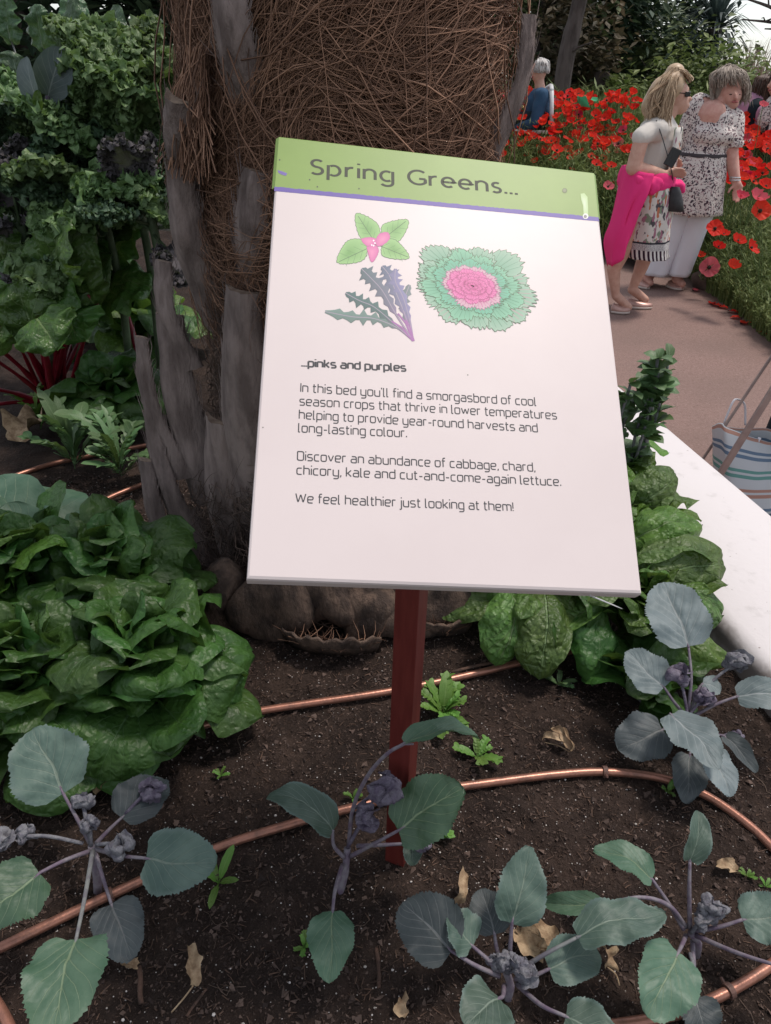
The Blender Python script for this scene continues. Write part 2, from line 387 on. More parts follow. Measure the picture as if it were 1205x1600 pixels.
# header band, wrapping the top and side edges
mb = MB()
tl, tr, bl, br = (436, 214.5), (928, 271), (429.6, 293), (935.0, 340)
prev = None
g0 = [sg(*tl, .0001), sg(*tr, .0001), sg(*br, .0001), sg(*bl, .0001)]
e0 = [p+SN*(-.0008) + (p-(g0[0]+g0[1]+g0[2]+g0[3])/4).normalized()*.003 for p in g0]
mb.add(g0, [[3, 2, 1, 0]])
top = [g0[0], g0[1], g0[1]+SV*.0035-SN*.003, g0[0]+SV*.0035-SN*.003, g0[1]+SV*.0035-SN*TH, g0[0]+SV*.0035-SN*TH]
mb.add(top, [[0, 1, 2, 3], [3, 2, 4, 5]])
lf = [g0[0], g0[3], g0[3]-SU*.0033-SN*.003, g0[0]-SU*.0033-SN*.003, g0[3]-SU*.0033-SN*TH, g0[0]-SU*.0033-SN*TH]
mb.add(lf, [[0, 3, 2, 1], [3, 5, 4, 2]])
rt = [g0[1], g0[2], g0[2]+SU*.0033-SN*.003, g0[1]+SU*.0033-SN*.003]
mb.add(rt, [[0, 1, 2, 3]])
mb.build('header_band', M['green'], sign, smooth=False)
# purple stripe with a ragged upper edge
pu = []; pl = []
for i in range(161):
    t = i/160; j = random.uniform(-.5, .5)
    pu.append((429.2+(935.2-429.2)*t, 291.8+(339.6-291.8)*t+j)); pl.append((428.4+(936.4-428.4)*t, 298.6+(346-298.6)*t+random.uniform(-.15, .15)))
mb = MB(); vs = [sg(*p, .00016) for p in pu]+[sg(*p, .00016) for p in pl]; n = 161
mb.add(vs, [[n+i, n+i+1, i+1, i] for i in range(160)]); mb.build('stripe', M['purple'], sign, smooth=False)

# stroke lettering: every glyph a few centre lines with rounded corners, swept to a constant width
GL = {
 'a': (4, [[(.5, 5), (4, 5), (4, 0)], [(4, 2.9), (0, 2.9), (0, 0), (4, 0)]]), 'b': (4, [[(0, 7.3), (0, 0)], [(0, 5), (4, 5), (4, 0), (0, 0)]]),
 'c': (3.5, [[(3.5, 5), (0, 5), (0, 0), (3.5, 0)]]), 'd': (4, [[(4, 7.3), (4, 0)], [(4, 5), (0, 5), (0, 0), (4, 0)]]),
 'e': (4, [[(0, 2.5), (4, 2.5), (4, 5), (0, 5), (0, 0), (3.7, 0)]]), 'f': (2.3, [[(2.5, 7.3), (.7, 7.3), (.7, 0)], [(-.2, 5), (2.3, 5)]]),
 'g': (4, [[(4, 0), (0, 0), (0, 5), (4, 5)], [(4, 5), (4, -2.2), (.3, -2.2)]]), 'h': (4, [[(0, 7.3), (0, 0)], [(0, 5), (4, 5), (4, 0)]]),
 'i': (0, [[(0, 5), (0, 0)], [(0, 6.6), (0, 7.4)]]), 'j': (.4, [[(.4, 5), (.4, -2.2), (-1, -2.2)], [(.4, 6.6), (.4, 7.4)]]),
 'k': (3.6, [[(0, 7.3), (0, 0)], [(0, 2.6), (1, 2.6), (3.5, 5)], [(1, 2.6), (3.6, 0)]]), 'l': (1.1, [[(0, 7.3), (0, 0), (1.1, 0)]]),
 'm': (6.6, [[(0, 5), (0, 0)], [(0, 5), (3.3, 5), (3.3, 0)], [(3.3, 5), (6.6, 5), (6.6, 0)]]), 'n': (4, [[(0, 5), (0, 0)], [(0, 5), (4, 5), (4, 0)]]),
 'o': (4, [[(2, 5), (0, 5), (0, 0), (4, 0), (4, 5), (2, 5)]]), 'p': (4, [[(0, 5), (0, -2.2)], [(0, 5), (4, 5), (4, 0), (0, 0)]]),
 'r': (2.4, [[(0, 5), (0, 0)], [(0, 5), (2.4, 5)]]), 's': (3.6, [[(3.5, 5), (0, 5), (0, 2.6), (3.6, 2.4), (3.6, 0), (0, 0)]]),
 't': (2.3, [[(.7, 6.8), (.7, 0), (2.4, 0)], [(-.2, 5), (2.3, 5)]]), 'u': (4, [[(0, 5), (0, 0), (4, 0)], [(4, 5), (4, 0)]]),
 'v': (3.8, [[(0, 5), (1.9, 0), (3.8, 5)]]), 'w': (6, [[(0, 5), (1.5, 0), (3, 4.8), (4.5, 0), (6, 5)]]),
 'y': (4, [[(0, 5), (0, 0), (4, 0)], [(4, 5), (4, -2.2), (.3, -2.2)]]), 'I': (0, [[(0, 7), (0, 0)]]),
 'D': (4.6, [[(0, 7), (4.6, 7), (4.6, 0), (0, 0), (0, 7)]]), 'W': (7.4, [[(0, 7), (1.8, 0), (3.7, 6.6), (5.6, 0), (7.4, 7)]]),
 '.': (.1, [[(0, -.1), (0, .95)]]), ',': (.2, [[(.3, .7), (-.1, -1)]]), "'": (0, [[(0, 7.4), (0, 6)]]), '-': (2.4, [[(0, 2.5), (2.4, 2.5)]]),
 '!': (0, [[(0, 7), (0, 2)], [(0, 0), (0, .7)]]), ' ': (1.0, [])}
def arc(cx, cy, rx, ry, a0, a1, n=14): return [(cx+rx*cos(radians(a0+(a1-a0)*i/n)), cy+ry*sin(radians(a0+(a1-a0)*i/n))) for i in range(n+1)]
# title face: open humanist capitals and round lower case
GT = {
 'S': (3.6, [arc(1.9, 5.25, 1.75, 1.75, 40, 250, 12)+arc(1.75, 1.7, 1.85, 1.8, 62, -140, 14)]),
 'p': (3.9, [[(0, 5), (0, -2.4)], arc(1.75, 2.5, 1.95, 2.5, 125, -125, 18)]), 'r': (2.2, [[(0, 5), (0, 0)], arc(1.9, 2.9, 1.9, 2.0, 165, 80, 8)]),
 'i': (0, [[(0, 5), (0, 0)], [(0, 6.7), (0, 7.4)]]), 'n': (3.5, [[(0, 5), (0, 0)], arc(1.75, 3.2, 1.75, 1.75, 165, 0, 12)+[(3.5, 0)]]),
 'g': (3.9, [arc(2.0, 2.5, 1.95, 2.45, 55, 305, 18), [(3.9, 5), (3.9, -.6)]+arc(2.0, -.8, 1.9, 1.6, 0, -150, 10)]),
 'G': (5.2, [arc(3.1, 3.5, 3.1, 3.5, 50, 318, 22)+[(5.4, 2.9)], [(3.4, 2.9), (5.5, 2.9)]]),
 'e': (3.9, [[(.1, 2.6), (3.85, 2.6)]+arc(1.95, 2.6, 1.95, 2.4, 0, 310, 20)]),
 's': (2.7, [arc(1.4, 3.75, 1.25, 1.2, 45, 255, 10)+arc(1.3, 1.25, 1.4, 1.25, 70, -140, 12)]),
 '.': (0, [[(0, -.15), (0, .75)]]), ' ': (1.6, [])}
def fillet(P, r):
    if r <= 0 or len(P) < 3: return P
    out = [P[0]]
    for a, b, c in zip(P, P[1:], P[2:]):
        A, B, Cc = V((*a, 0)), V((*b, 0)), V((*c, 0)); d1 = (A-B).length; d2 = (Cc-B).length
        k = min(r, d1*.5, d2*.5); p = B+(A-B)*(k/d1); q = B+(Cc-B)*(k/d2)
        for i in range(6):
            t = i/5; z = p*(1-t)**2+B*2*t*(1-t)+q*t*t; out.append((z.x, z.y))
    return out+[P[-1]]
def ribbon(P, wd):
    """flat strip of constant width along a 2-D polyline -> (verts, faces)"""
    Q = [V((*p, 0)) for p in P]; Q = [q for i, q in enumerate(Q) if i == 0 or (q-Q[i-1]).length > 1e-5]; n = len(Q); vs = []
    for i in range(n):
        t = Q[min(i+1, n-1)]-Q[max(i-1, 0)]; t.normalize(); m_ = V((-t.y, t.x, 0)); k = 1.0
        if 0 < i < n-1:
            t1 = (Q[i]-Q[i-1]).normalized(); k = 1/max(.45, abs(V((-t1.y, t1.x, 0)).dot(m_)))
        vs += [Q[i]+m_*wd*.5*k, Q[i]-m_*wd*.5*k]
    return vs, [[2*i, 2*i+1, 2*i+3, 2*i+2] for i in range(n-1)]
def lettering(name, txt, p0, p1, xh_px, wd, G, mat_, r=1.5, gap=1.55):
    """one printed line from picture point p0 to p1 (base line), lying on the panel"""
    A = sg(*p0, .0002); B = sg(*p1, .0002); T = sum(G[c][0]+gap for c in txt)-gap; s = (B-A).length/T
    dx = (B-A).normalized(); dy = SN.cross(dx); ys = xh_px*mpp(A)/5.0*.97; x = 0; m_ = MB(); k = 0
    for c in txt:
        gw, st = G[c]
        for P in st:
            vs, fs = ribbon(fillet(P, r) if r else P, wd); k = (k+1) % 3
            m_.add([A+dx*((x+q.x)*s)+dy*(q.y*ys)+SN*(.00002*k) for q in vs], [f[::-1] for f in fs])
        x += gw+gap
    m_.build(name, mat_, sign, smooth=False)
lettering('title_lettering', 'Spring Greens...', (486, 271), (807, 304), 20.5, 1.0, GT, M['inkt'], 0, 1.75)
B_ = 'lettering'
lettering(B_, '...pinks and purples', (472, 572.5), (634, 580), 9.6, 1.45, GL, M['ink'])
for tx, a, b in (("In this bed you'll find a smorgasbord of cool", (470, 612), (838, 634)), ('season crops that thrive in lower temperatures', (468.6, 633), (870, 655)),
                 ('helping to provide year-round harvests and', (467.6, 654), (840, 675)), ('long-lasting colour.', (466.6, 675), (635.5, 683)),
                 ('Discover an abundance of cabbage, chard,', (464.8, 719), (836, 736.5)), ('chicory, kale and cut-and-come-again lettuce.', (464, 741), (876.5, 759)),
                 ('We feel healthier just looking at them!', (462, 785), (802, 798.5))):
    lettering(B_, tx, a, b, 10.9, .86, GL, M['ink'])

# printed pictures: layered flat shapes with colours per vertex, drawn in picture units on the panel
LAYER = [0]
def lay(): LAYER[0] += 1; return .00012+LAYER[0]*.000002
def fan(mb_, c, pts, cc, ce):
    o_ = lay(); mb_.add([sg(*c, o_)]+[sg(*p, o_) for p in pts], [[0, (i+1) % len(pts)+1, i+1] for i in range(len(pts))], c=[(*cc, 1)]+[(*e, 1) for e in (ce if isinstance(ce, list) else [ce]*len(pts))])
def line(mb_, P, wd, c):
    o_ = lay(); vs, fs = ribbon(P, wd); mb_.add([sg(q.x, q.y, o_) for q in vs], fs, c=(*c, 1))
def tooth(base, n, amp, rnd):
    """resample a closed outline with teeth"""
    P = []; m_ = len(base)
    for i in range(m_):
        a, b = base[i], base[(i+1) % m_]; L = math.hypot(b[0]-a[0], b[1]-a[1]); k = max(2, int(L/n))
        nx_, ny_ = (b[1]-a[1])/max(L, .01), -(b[0]-a[0])/max(L, .01)
        for j in range(k):
            t = j/k; h = amp*(1 if j % 2 else -.2)*rnd.uniform(.4, 1.2); P.append((a[0]+(b[0]-a[0])*t+nx_*h, a[1]+(b[1]-a[1])*t+ny_*h))
    return P
rn = random.Random(3)
def smooth2(P, n=4): return [(p.x, p.y) for p in spline([V((x, y, 0)) for x, y in P+[P[0]]], n)][:-1]
DK = (.07, .12, .06)
mb = MB()
for c, P, tip in (((575, 358), [(590, 378), (566, 374), (557, 355), (556, 334), (573, 338), (590, 350), (594, 366)], (560, 338)), ((618, 358), [(596, 365), (600, 350), (636, 343), (635, 360), (622, 378), (606, 376)], (634, 346)),
              ((545, 396), [(575, 388), (567, 375), (548, 374), (536, 384), (526, 410), (550, 412), (570, 405)], (530, 409)), ((615, 390), [(596, 388), (606, 374), (622, 378), (640, 402), (620, 405), (598, 400)], (638, 402))):
    Q = tooth(smooth2(P, 3), 2.2, .8, rn); fan(mb, c, Q, (.16, .34, .10), (.30, .50, .20)); line(mb, Q+[Q[0]], .7, DK)
    b0 = (588, 382); line(mb, [b0, tip], .8, DK)
    for k in range(1, 5):
        t = k/5.5; px_, py_ = b0[0]+(tip[0]-b0[0])*t, b0[1]+(tip[1]-b0[1])*t; dx_, dy_ = (tip[0]-b0[0])*.16, (tip[1]-b0[1])*.16
        line(mb, [(px_, py_), (px_+dx_-dy_*1.1, py_+dy_+dx_*1.1)], .45, (.12, .24, .09)); line(mb, [(px_, py_), (px_+dx_+dy_*1.1, py_+dy_-dx_*1.1)], .45, (.12, .24, .09))
for c, P in (((598, 374), [(586, 378), (592, 366), (606, 363), (609, 373), (600, 382), (590, 385)]), ((577, 377), [(586, 383), (574, 385), (564, 374), (578, 371), (588, 374)]), ((581, 394), [(573, 386), (586, 383), (592, 392), (585, 407), (579, 408)])):
    Q = tooth(smooth2(P, 2), 2, .5, rn); fan(mb, c, Q, (.72, .25, .42), (.60, .14, .34)); line(mb, Q+[Q[0]], .5, (.4, .15, .25))
for q in ((584, 376), (586, 380), (581, 383), (584, 384)): fan(mb, q, [(q[0]+1.4*cos(a), q[1]+1.4*sin(a)) for a in (0, 1, 2, 3, 4, 5)], (.85, .8, .82), (.85, .8, .82))
mb.build('spinach_picture', M['print'], sign, smooth=False, colors=True)
mb = MB()   # purple jagged mustard leaves
def jag(P, w0, lob, ca, cb, rib):
    C_ = [(p.x, p.y) for p in spline([V((x, y, 0)) for x, y in P], 6)]; n_ = len(C_); Lh = []; Rh = []
    for i in range(n_):
        a, b = C_[max(0, i-1)], C_[min(n_-1, i+1)]; L = math.hypot(b[0]-a[0], b[1]-a[1]); nx_, ny_ = -(b[1]-a[1])/L, (b[0]-a[0])/L
        t = i/(n_-1); ww = w0*(t*1.5)**1.2*(1-t)**.35+1.2 if t > .25 else 1.2+t*2
        if t > .3: ww *= (1.55 if i % 3 == 0 else .70)*rn.uniform(.75, 1.2)
        Lh.append((C_[i][0]+nx_*ww, C_[i][1]+ny_*ww)); Rh.append((C_[i][0]-nx_*ww, C_[i][1]-ny_*ww))
    o_ = lay(); vs = [sg(*p, o_) for p in Lh]+[sg(*p, o_) for p in C_]+[sg(*p, o_) for p in Rh]
    col = []
    for k in range(3):
        for i in range(n_):
            t = i/(n_-1); c = [ca[q]*(1-t)+cb[q]*t for q in range(3)]
            if t < .35: c = [c[q]*(t/.35)+(.30, .14, .30)[q]*(1-t/.35) for q in range(3)]
            col.append((*[x*(1.15 if k == 0 else .85 if k == 2 else 1) for x in c], 1))
    mb.add(vs, [[r*n_+i, r*n_+i+1, (r+1)*n_+i+1, (r+1)*n_+i] for r in (0, 1) for i in range(n_-1)], c=col); line(mb, C_, 1.1, rib)
for P, w0, ca, cb in (([(645, 532), (620, 512), (585, 498), (550, 495), (508, 487)], 10, (.11, .16, .15), (.14, .22, .19)), ([(645, 532), (615, 505), (585, 480), (562, 470), (540, 458)], 9, (.07, .13, .12), (.06, .12, .12)),
                      ([(646, 533), (634, 495), (632, 470), (640, 445)], 8, (.15, .15, .20), (.16, .20, .20)), ([(645, 532), (618, 490), (598, 455), (580, 435), (565, 420)], 14, (.20, .17, .25), (.08, .13, .14)),
                      ([(645, 532), (632, 490), (618, 455), (608, 430), (597, 416)], 13, (.22, .20, .31), (.10, .13, .19)), ([(646, 533), (640, 500), (630, 465), (618, 440), (618, 420)], 8, (.22, .20, .33), (.20, .19, .32))):
    jag(P, w0, 1, ca, cb, (.32, .27, .33))
for P in ([(646, 533), (634, 505), (622, 490)], [(645, 533), (628, 512), (612, 502)], [(647, 533), (640, 510), (634, 500)]): line(mb, P, 2.6, (.33, .13, .33))
mb.build('mustard_picture', M['print'], sign, smooth=False, colors=True)
mb = MB()   # ornamental cabbage rosette
CC = (738, 448)
def lobe(ang, r0, r1, hw, c0, c1, amp, vein=None, out=DK):
    P = []; n_ = 26
    def pt(a, r): return (CC[0]+cos(a)*r*1.0+2*sin(a), CC[1]+sin(a)*r*.70+cos(a)*r*.13)
    for i in range(n_+1):
        t = i/n_; a = ang-hw+2*hw*t; r = r1*(1-.22*abs(2*t-1)**2.4)+amp*(rn.uniform(-1, 1)*.8+sin(i*2.1)*.6); P.append(pt(a, r))
    b = pt(ang, r0); P2 = P+[pt(ang+hw*.6, r0), pt(ang-hw*.6, r0)]
    fan(mb, b, P2, c0, [c1]*(n_+1)+[c0, c0]); line(mb, P, .7, out)
    for k in (-.6, -.3, 0, .3, .6):
        line(mb, [pt(ang+hw*k*.5, r0*1.1), pt(ang+hw*k, r0+(r1-r0)*.88)], .55 if k else .9, vein or (.12, .26, .17))
order = list(range(13)); rn.shuffle(order)
for i in order:
    a = i*2*pi/13+.1; rr_ = {0: 100, 1: 104, 2: 92, 11: 104, 12: 98}.get(i, 92); lobe(a, 45, rr_+rn.uniform(-9, 11), .36, (.08, .30, .17), (.30, .44, .33), 4.6, (.50, .22, .30) if i in (0, 1, 4, 12) else None)
for i in range(12): lobe(i*2*pi/12+.3, 34, 74+rn.uniform(-6, 9), .35, (.06, .25, .15), (.20, .45, .29), 4.4, (.09, .26, .16))
for i in range(11): lobe(i*2*pi/11+.1, 26, 58+rn.uniform(-5, 5), .40, (.12, .28, .20), (.13, .42, .27), 4.0)
for i in range(10): lobe(i*2*pi/10, 18, 47+rn.uniform(-4, 4), .46, (.60, .10, .30), (.55, .38, .42), 3.2, (.5, .12, .28), (.35, .12, .22))
for R_, nn in ((38, 9), (30, 8), (22, 7), (14, 5), (7, 3)):
    for i in range(nn): lobe(i*2*pi/nn+R_, R_*.35, R_+rn.uniform(-2, 2), 1.25*pi/nn, (.52, .05, .22), (.68, .17, .39), 2.4, (.55, .09, .27), (.42, .07, .2))
mb.build('ornamental_cabbage_picture', M['print'], sign, smooth=False, colors=True)
LAYER[0] = 60
mb = MB()   # wear: screw heads, drip, scratch
def dot(x, y, r, c): fan(mb, (x, y), [(x+r*cos(a*.7), y+r*sin(a*.7)) for a in range(9)], c, c)
for x, y, r in ((437, 250, 1.3), (484, 281, 1.3), (496, 292, 1.3), (561, 295, 1.2), (703, 286, 1), (411, 668, 1), (731, 586, .9), (830, 470, .7)): 
    mb = MB(); dot(x, y, r, (.06, .07, .04)); mb.build('dirt_spot', M['print'], sign, smooth=False, colors=True)
mb = MB(); dot(882.5, 298, 4.2, (.13, .17, .06)); dot(882, 297.5, 2.6, (.2, .22, .12)); mb.build('screw', M['print'], sign, smooth=False, colors=True); mb = MB()
fan(mb, (441, 270), [(434, 266), (441, 268), (449, 271), (447, 275), (440, 273), (435, 270)], (.13, .09, .33), (.16, .12, .36))
mb.build('paint_scratch', M['print'], sign, smooth=False, colors=True); mb = MB()
fan(mb, (913, 318), [(907, 303), (913, 302), (918, 308), (919, 325), (919, 336), (912, 337), (911, 322), (908, 312)], (.60, .68, .48), (.42, .57, .25))
dot(915, 338, 4.6, (.7, .7, .66)); dot(914.5, 338.5, 2.6, (.22, .21, .2))
mb.build('drip_stain', M['print'], sign, smooth=False, colors=True)
# post: square, turned a little, dark red; plus the bracket plate under the panel
a = radians(-24); px_ = V((cos(a), sin(a), 0)); py_ = V((-sin(a), cos(a), 0)); hw = .0155
tdir = (gz(642.5, 915)-CP)
topz = SC.z-.06
mb = MB(); tilt = V((-.002, .0, 0)); R = []
for z in (-.25, 0, .2, .4, topz):
    c = FOOT+V((0, 0, 1))*z+tilt*z
    R.append([c+px_*x*hw+py_*y*hw for x, y in ((-1, -1), (1, -1), (1, 1), (-1, 1))])
mb.rings(R); mb.build('post', M['post'], sign, smooth=False, bevel=.0015)
mb = MB(); mb.box(SC-SN*(TH+.004), (.06, .09, .003), Matrix((SU, SV, SN)).transposed()); mb.build('bracket', M['post'], sign, smooth=False)

# ------------------------------------------------------------------ palm trunk
PX, PY, PR = -.105, 1.60, .235
def prad(z):
    t = max(0, min(1, (z-.55)/.4)); return (PR+.020*(1-t*t*(3-2*t)))*(1+.08*max(0, 1-z/.25)**2)
def surf(x, y, off=0.0):
    """where the picture ray meets the trunk (radius + off); silhouette rays meet its mid plane"""
    d = ray(x, y); ox, oy = CP.x-PX, CP.y-PY; A = d.x**2+d.y**2; B = 2*(ox*d.x+oy*d.y); Cq = ox*ox+oy*oy-(PR+off)**2; q = B*B-4*A*Cq
    if q < 0: return CP+d*((PY-.13)/d.y)
    return CP+d*((-B-sqrt(q))/(2*A))
palm = thing('palm_tree', 'thick palm trunk shaggy with brown fibre and old grey leaf bases', 'palm tree', (PX, PY, 0))
mb = MB(); R = []
for k in range(110):
    z = -.05+3.0*k/109; ring = []
    for j in range(72):
        q = 2*pi*j/72; r = prad(max(z, 0))*(1+.05*noise.noise(V((cos(q)*3, sin(q)*3, z*4)))+.03*noise.noise(V((cos(q)*9, sin(q)*9, z*9))))
        ring.append(V((PX+r*cos(q), PY+r*sin(q), z)))
    R.append(ring)
mb.rings(R); mb.build('trunk', M['bark'], palm)
bn = [0]
def boot(tip, base, w0, w1, th=.022, curve=.02, lean=None, cutdir=None, jag=.0, curl=.5, ctrl=None, face=1.3):
    """old leaf base: a thick crescent slab from the trunk to its sawn or split tip"""
    bn[0] += 1; rr = random.Random(bn[0]); P = [V(base)]
    mid = V(base).lerp(V(tip), .55) if ctrl is None else V(ctrl)
    ax = V((PX, PY, mid.z)); out = (mid-ax); out.z = 0; out.normalize(); mid = mid+out*curve
    C_ = spline([base, mid, tip], 9); n = len(C_); m_ = MB(); R = []
    W = 13
    for i, c in enumerate(C_):
        t = i/(n-1); T = (C_[min(i+1, n-1)]-C_[max(i-1, 0)]).normalized()
        o_ = V((c.x-PX, c.y-PY, 0)).normalized()+V((0, -face, .1)); o_ = (o_-T*o_.dot(T)).normalized(); s_ = T.cross(o_).normalized()
        w_ = w0*(1-t)+w1*t+.25*w0*max(0, .3-t)/.3; th_ = th*(1.1-.35*t); Lo = []; Li = []
        for j in range(W):
            u = -1+2*j/(W-1); x = u*w_/2; bow = -curl*w_*.5*u*u
            jj = jag*(rr.uniform(-1, 1)) if i == n-1 else 0
            nz = .006*noise.noise(V((u*3+bn[0]*7, t*6, 0)))+.004*noise.noise(V((u*11+bn[0]*7, t*2.5, 4)))
            Lo.append(c+s_*x+o_*(bow+nz)+T*jj); Li.append(c+s_*x*.93+o_*(bow-th_*(1-.75*u*u))+T*jj*.8)
        R.append(Lo+Li[::-1])
    m_.rings(R, cap0=False, cap1=False)
    k = len(R[-1]); m_.add(R[-1], [list(range(k))], 1)
    # torn, toothed fibres along the margins
    for sgn in (0, W-1):
        for i in range(1, n-1):
            for q in range(2):
                t = rr.random(); p = R[i][sgn].lerp(R[i+1][sgn], t); d = (R[i+1][sgn]-R[i][sgn]).normalized(); sd_ = (R[i][sgn]-C_[i]).normalized()
                L = rr.uniform(.006, .045)*(1 if rr.random() < .6 else .3); m_.tube([p, p+d*L*.7+sd_*L*.25, p+d*L*1.3+sd_*L*rr.uniform(-.1, .8)], [.0010, .0007, .0002], 3, 0, False)
    return m_.build('leaf_base', [M['boot'], M['bootcut']], palm)
def bt(tx, ty, bx, by, wt, wb, to=.10, bo=.0, **k):
    t_ = surf(tx, ty, to); b_ = surf(bx, by, bo); return boot(t_, b_, wb*mpp(b_), wt*mpp(t_), **k)
bt(266, 158, 305, 340, 50, 60, .14, curl=.8)
bt(268, 262, 335, 520, 50, 78, .12, .035, jag=.006, curl=.7)
bt(250, 408, 290, 580, 32, 42, .10)
bt(250, 492, 312, 790, 54, 88, .11, .04, curl=.8)
bt(215, 528, 275, 750, 28, 42, .13)
bt(372, 458, 388, 820, 62, 96, .10, .05, curl=.75)
bt(335, 662, 368, 920, 60, 104, .10, .05, curl=.7)
bt(228, 645, 305, 880, 28, 62, .11)
bt(282, 790, 322, 950, 44, 104, .11, .05, jag=.012, curl=.8)
bt(398, 268, 402, 470, 50, 70, .09, .045)
bt(352, -30, 400, 185, 56, 66, .105, .045)
bt(832, 22, 770, 250, 26, 32, .10, face=.9)
bt(222, 720, 285, 915, 28, 56, .12)
bt(420, 640, 425, 880, 50, 95, .05)
for tx, ty, bx, by, wt, wb in ((470, 560, 470, 860, 60, 95), (560, 420, 560, 760, 60, 100), (640, 300, 640, 620, 55, 95), (520, 660, 530, 900, 60, 110), (620, 640, 640, 900, 60, 110), (710, 420, 720, 760, 55, 95), (690, 640, 690, 890, 50, 90)):
    bt(tx, ty, bx, by, wt, wb, .05)
# rounded old bases at the foot, and one cut dish opening towards the viewer
def base_lump(x, y, z, r, seed, tilt=0):
    c = gz(x, y, z); m_ = MB(); m_.ell(c, r, 26, 18, Matrix.Rotation(tilt, 3, 'Y'))
    for i in range(len(m_.v)):
        p = m_.v[i]; n_ = (p-c).normalized(); m_.v[i] = p+n_*(.050*noise.noise(V((p.x*13, p.y*13, p.z*9+seed)))+.008*noise.noise(V((p.x*60, p.y*60, p.z*9+seed))))
    m_.build('leaf_base', M['base'], palm)
base_lump(430, 935, .07, (.085, .07, .11), 1, .2); base_lump(505, 930, .075, (.10, .06, .08), 2, -.1); base_lump(585, 938, .06, (.11, .07, .075), 3, .15); base_lump(680, 925, .07, (.10, .08, .10), 4, -.3); base_lump(355, 945, .04, (.08, .06, .08), 5, .1); base_lump(590, 965, .03, (.12, .06, .05), 6, .1)
def dish(x, y, rx, ry, a0, a1, h, seed):
    c = gz(x, y, .012); m_ = MB(); R = []; rr = random.Random(seed); n = 26
    for i in range(n+1):
        t = i/n; a = radians(a0+(a1-a0)*t); e = sin(pi*t)**.5; d = V((cos(a), sin(a), 0)); hh = h*(.35+.65*e)*(1+.12*rr.uniform(-1, 1)); p = c+V((cos(a)*rx, sin(a)*ry, 0))
        R.append([p-d*.035*e-V((0, 0, .02)), p-d*.004+V((0, 0, hh*.45)), p+d*.010*e+V((0, 0, hh)), p+d*.004*e+V((0, 0, hh+.002)), p-d*.012+V((0, 0, hh*.4)), p-d*.045*e-V((0, 0, .012))])
    m_.rings(R); m_.build('leaf_base', M['base'], palm)
    m_ = MB()
    for k in range(60):
        a = radians(rr.uniform(a0, a1)); p = c+V((cos(a)*rx*rr.uniform(.5, 1), sin(a)*ry*rr.uniform(.5, 1), .02)); q = p+V((rr.gauss(0, .02), rr.gauss(0, .02), rr.uniform(.005, .04))); m_.tube([p, p.lerp(q, .5)+V((.004, 0, .003)), q], [.001, .0008, .0003], 3, 0, False)
    m_.build('fibre', M['fib'], palm)
# fibre: thousands of fine strands lying over the trunk in swirls
def strands(n, zlo, zhi, qlo, qhi, ang, spread, Lr, rad, seed, off=(.0, .05), dens=None, nseg=7, hang=0.0, freq=2.2):
    rr = random.Random(seed); m_ = MB()
    for i in range(n):
        z = rr.uniform(zlo, zhi); q = rr.uniform(qlo, qhi); o_ = rr.uniform(*off); L = rr.uniform(*Lr); P = []
        a = ang(q, z)+rr.gauss(0, spread); ro = 0
        for k in range(nseg):
            r = prad(max(0, z))+o_+.03*sin(pi*k/(nseg-1))*rr.uniform(.3, 1)
            P.append(V((PX+r*sin(q), PY-r*cos(q), z)))
            a += .55*noise.noise(V((q*freq, z*freq*1.6, seed)))+rr.gauss(0, .14)
            if hang: a += (-pi/2-a)*hang*rr.random()
            q += cos(a)*L/nseg/r; z += sin(a)*L/nseg
        r0 = rr.uniform(*rad); m_.tube(P, [r0]*(nseg-2)+[r0*.7, r0*.35], 3, 0, False)
    return m_
sw = lambda q, z: -pi/2+1.5*noise.noise(V((q*1.8, z*2.2, 1.7)))
m1 = strands(5600, .78, 1.42, -1.5, .2, sw, .45, (.15, .42), (.00035, .0010), 1, (.0, .05))
m1.build('fibre', M['fib'], palm)
sw2 = lambda q, z: pi+.55*sin((z-.9)*5)-.5*(q-.6)
m1 = strands(8200, .76, 1.35, -.1, 1.7, sw2, .30, (.18, .45), (.00035, .0010), 2, (.0, .065)); m1.build('fibre', M['fib'], palm)
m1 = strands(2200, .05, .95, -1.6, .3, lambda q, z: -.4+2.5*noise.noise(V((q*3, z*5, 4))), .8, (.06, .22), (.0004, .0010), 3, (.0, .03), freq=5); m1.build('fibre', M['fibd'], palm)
m1 = strands(70, 1.0, 1.5, -1.3, 1.5, lambda q, z: -pi/2+.4*sin(q*7), .25, (.3, .6), (.0008, .0018), 5, (.05, .09)); m1.build('fibre', M['fib'], palm)
dish(522, 1002, .105, .06, 180, 345, .060, 1); dish(690, 985, .05, .035, 200, 380, .05, 2)
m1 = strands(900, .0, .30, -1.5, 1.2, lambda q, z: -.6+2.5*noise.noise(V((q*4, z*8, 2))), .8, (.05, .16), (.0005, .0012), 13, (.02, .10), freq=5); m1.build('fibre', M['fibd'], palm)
# hanging tuft at the left edge
rr = random.Random(9); m1 = MB()
for i in range(420):
    a = surf(300+rr.uniform(-14, 22), 90+rr.uniform(-20, 90), .09); b = surf(292+rr.gauss(0, 17), 215+rr.uniform(-40, 75), .10+rr.uniform(-.02, .03))
    c = a.lerp(b, .5)+V((rr.gauss(0, .008), rr.gauss(0, .008), 0)); r0 = rr.uniform(.0006, .0015); m1.tube(spline([a, c, b], 3), r0, 3, 0, False)
m1.build('fibre', M['fib'], palm)

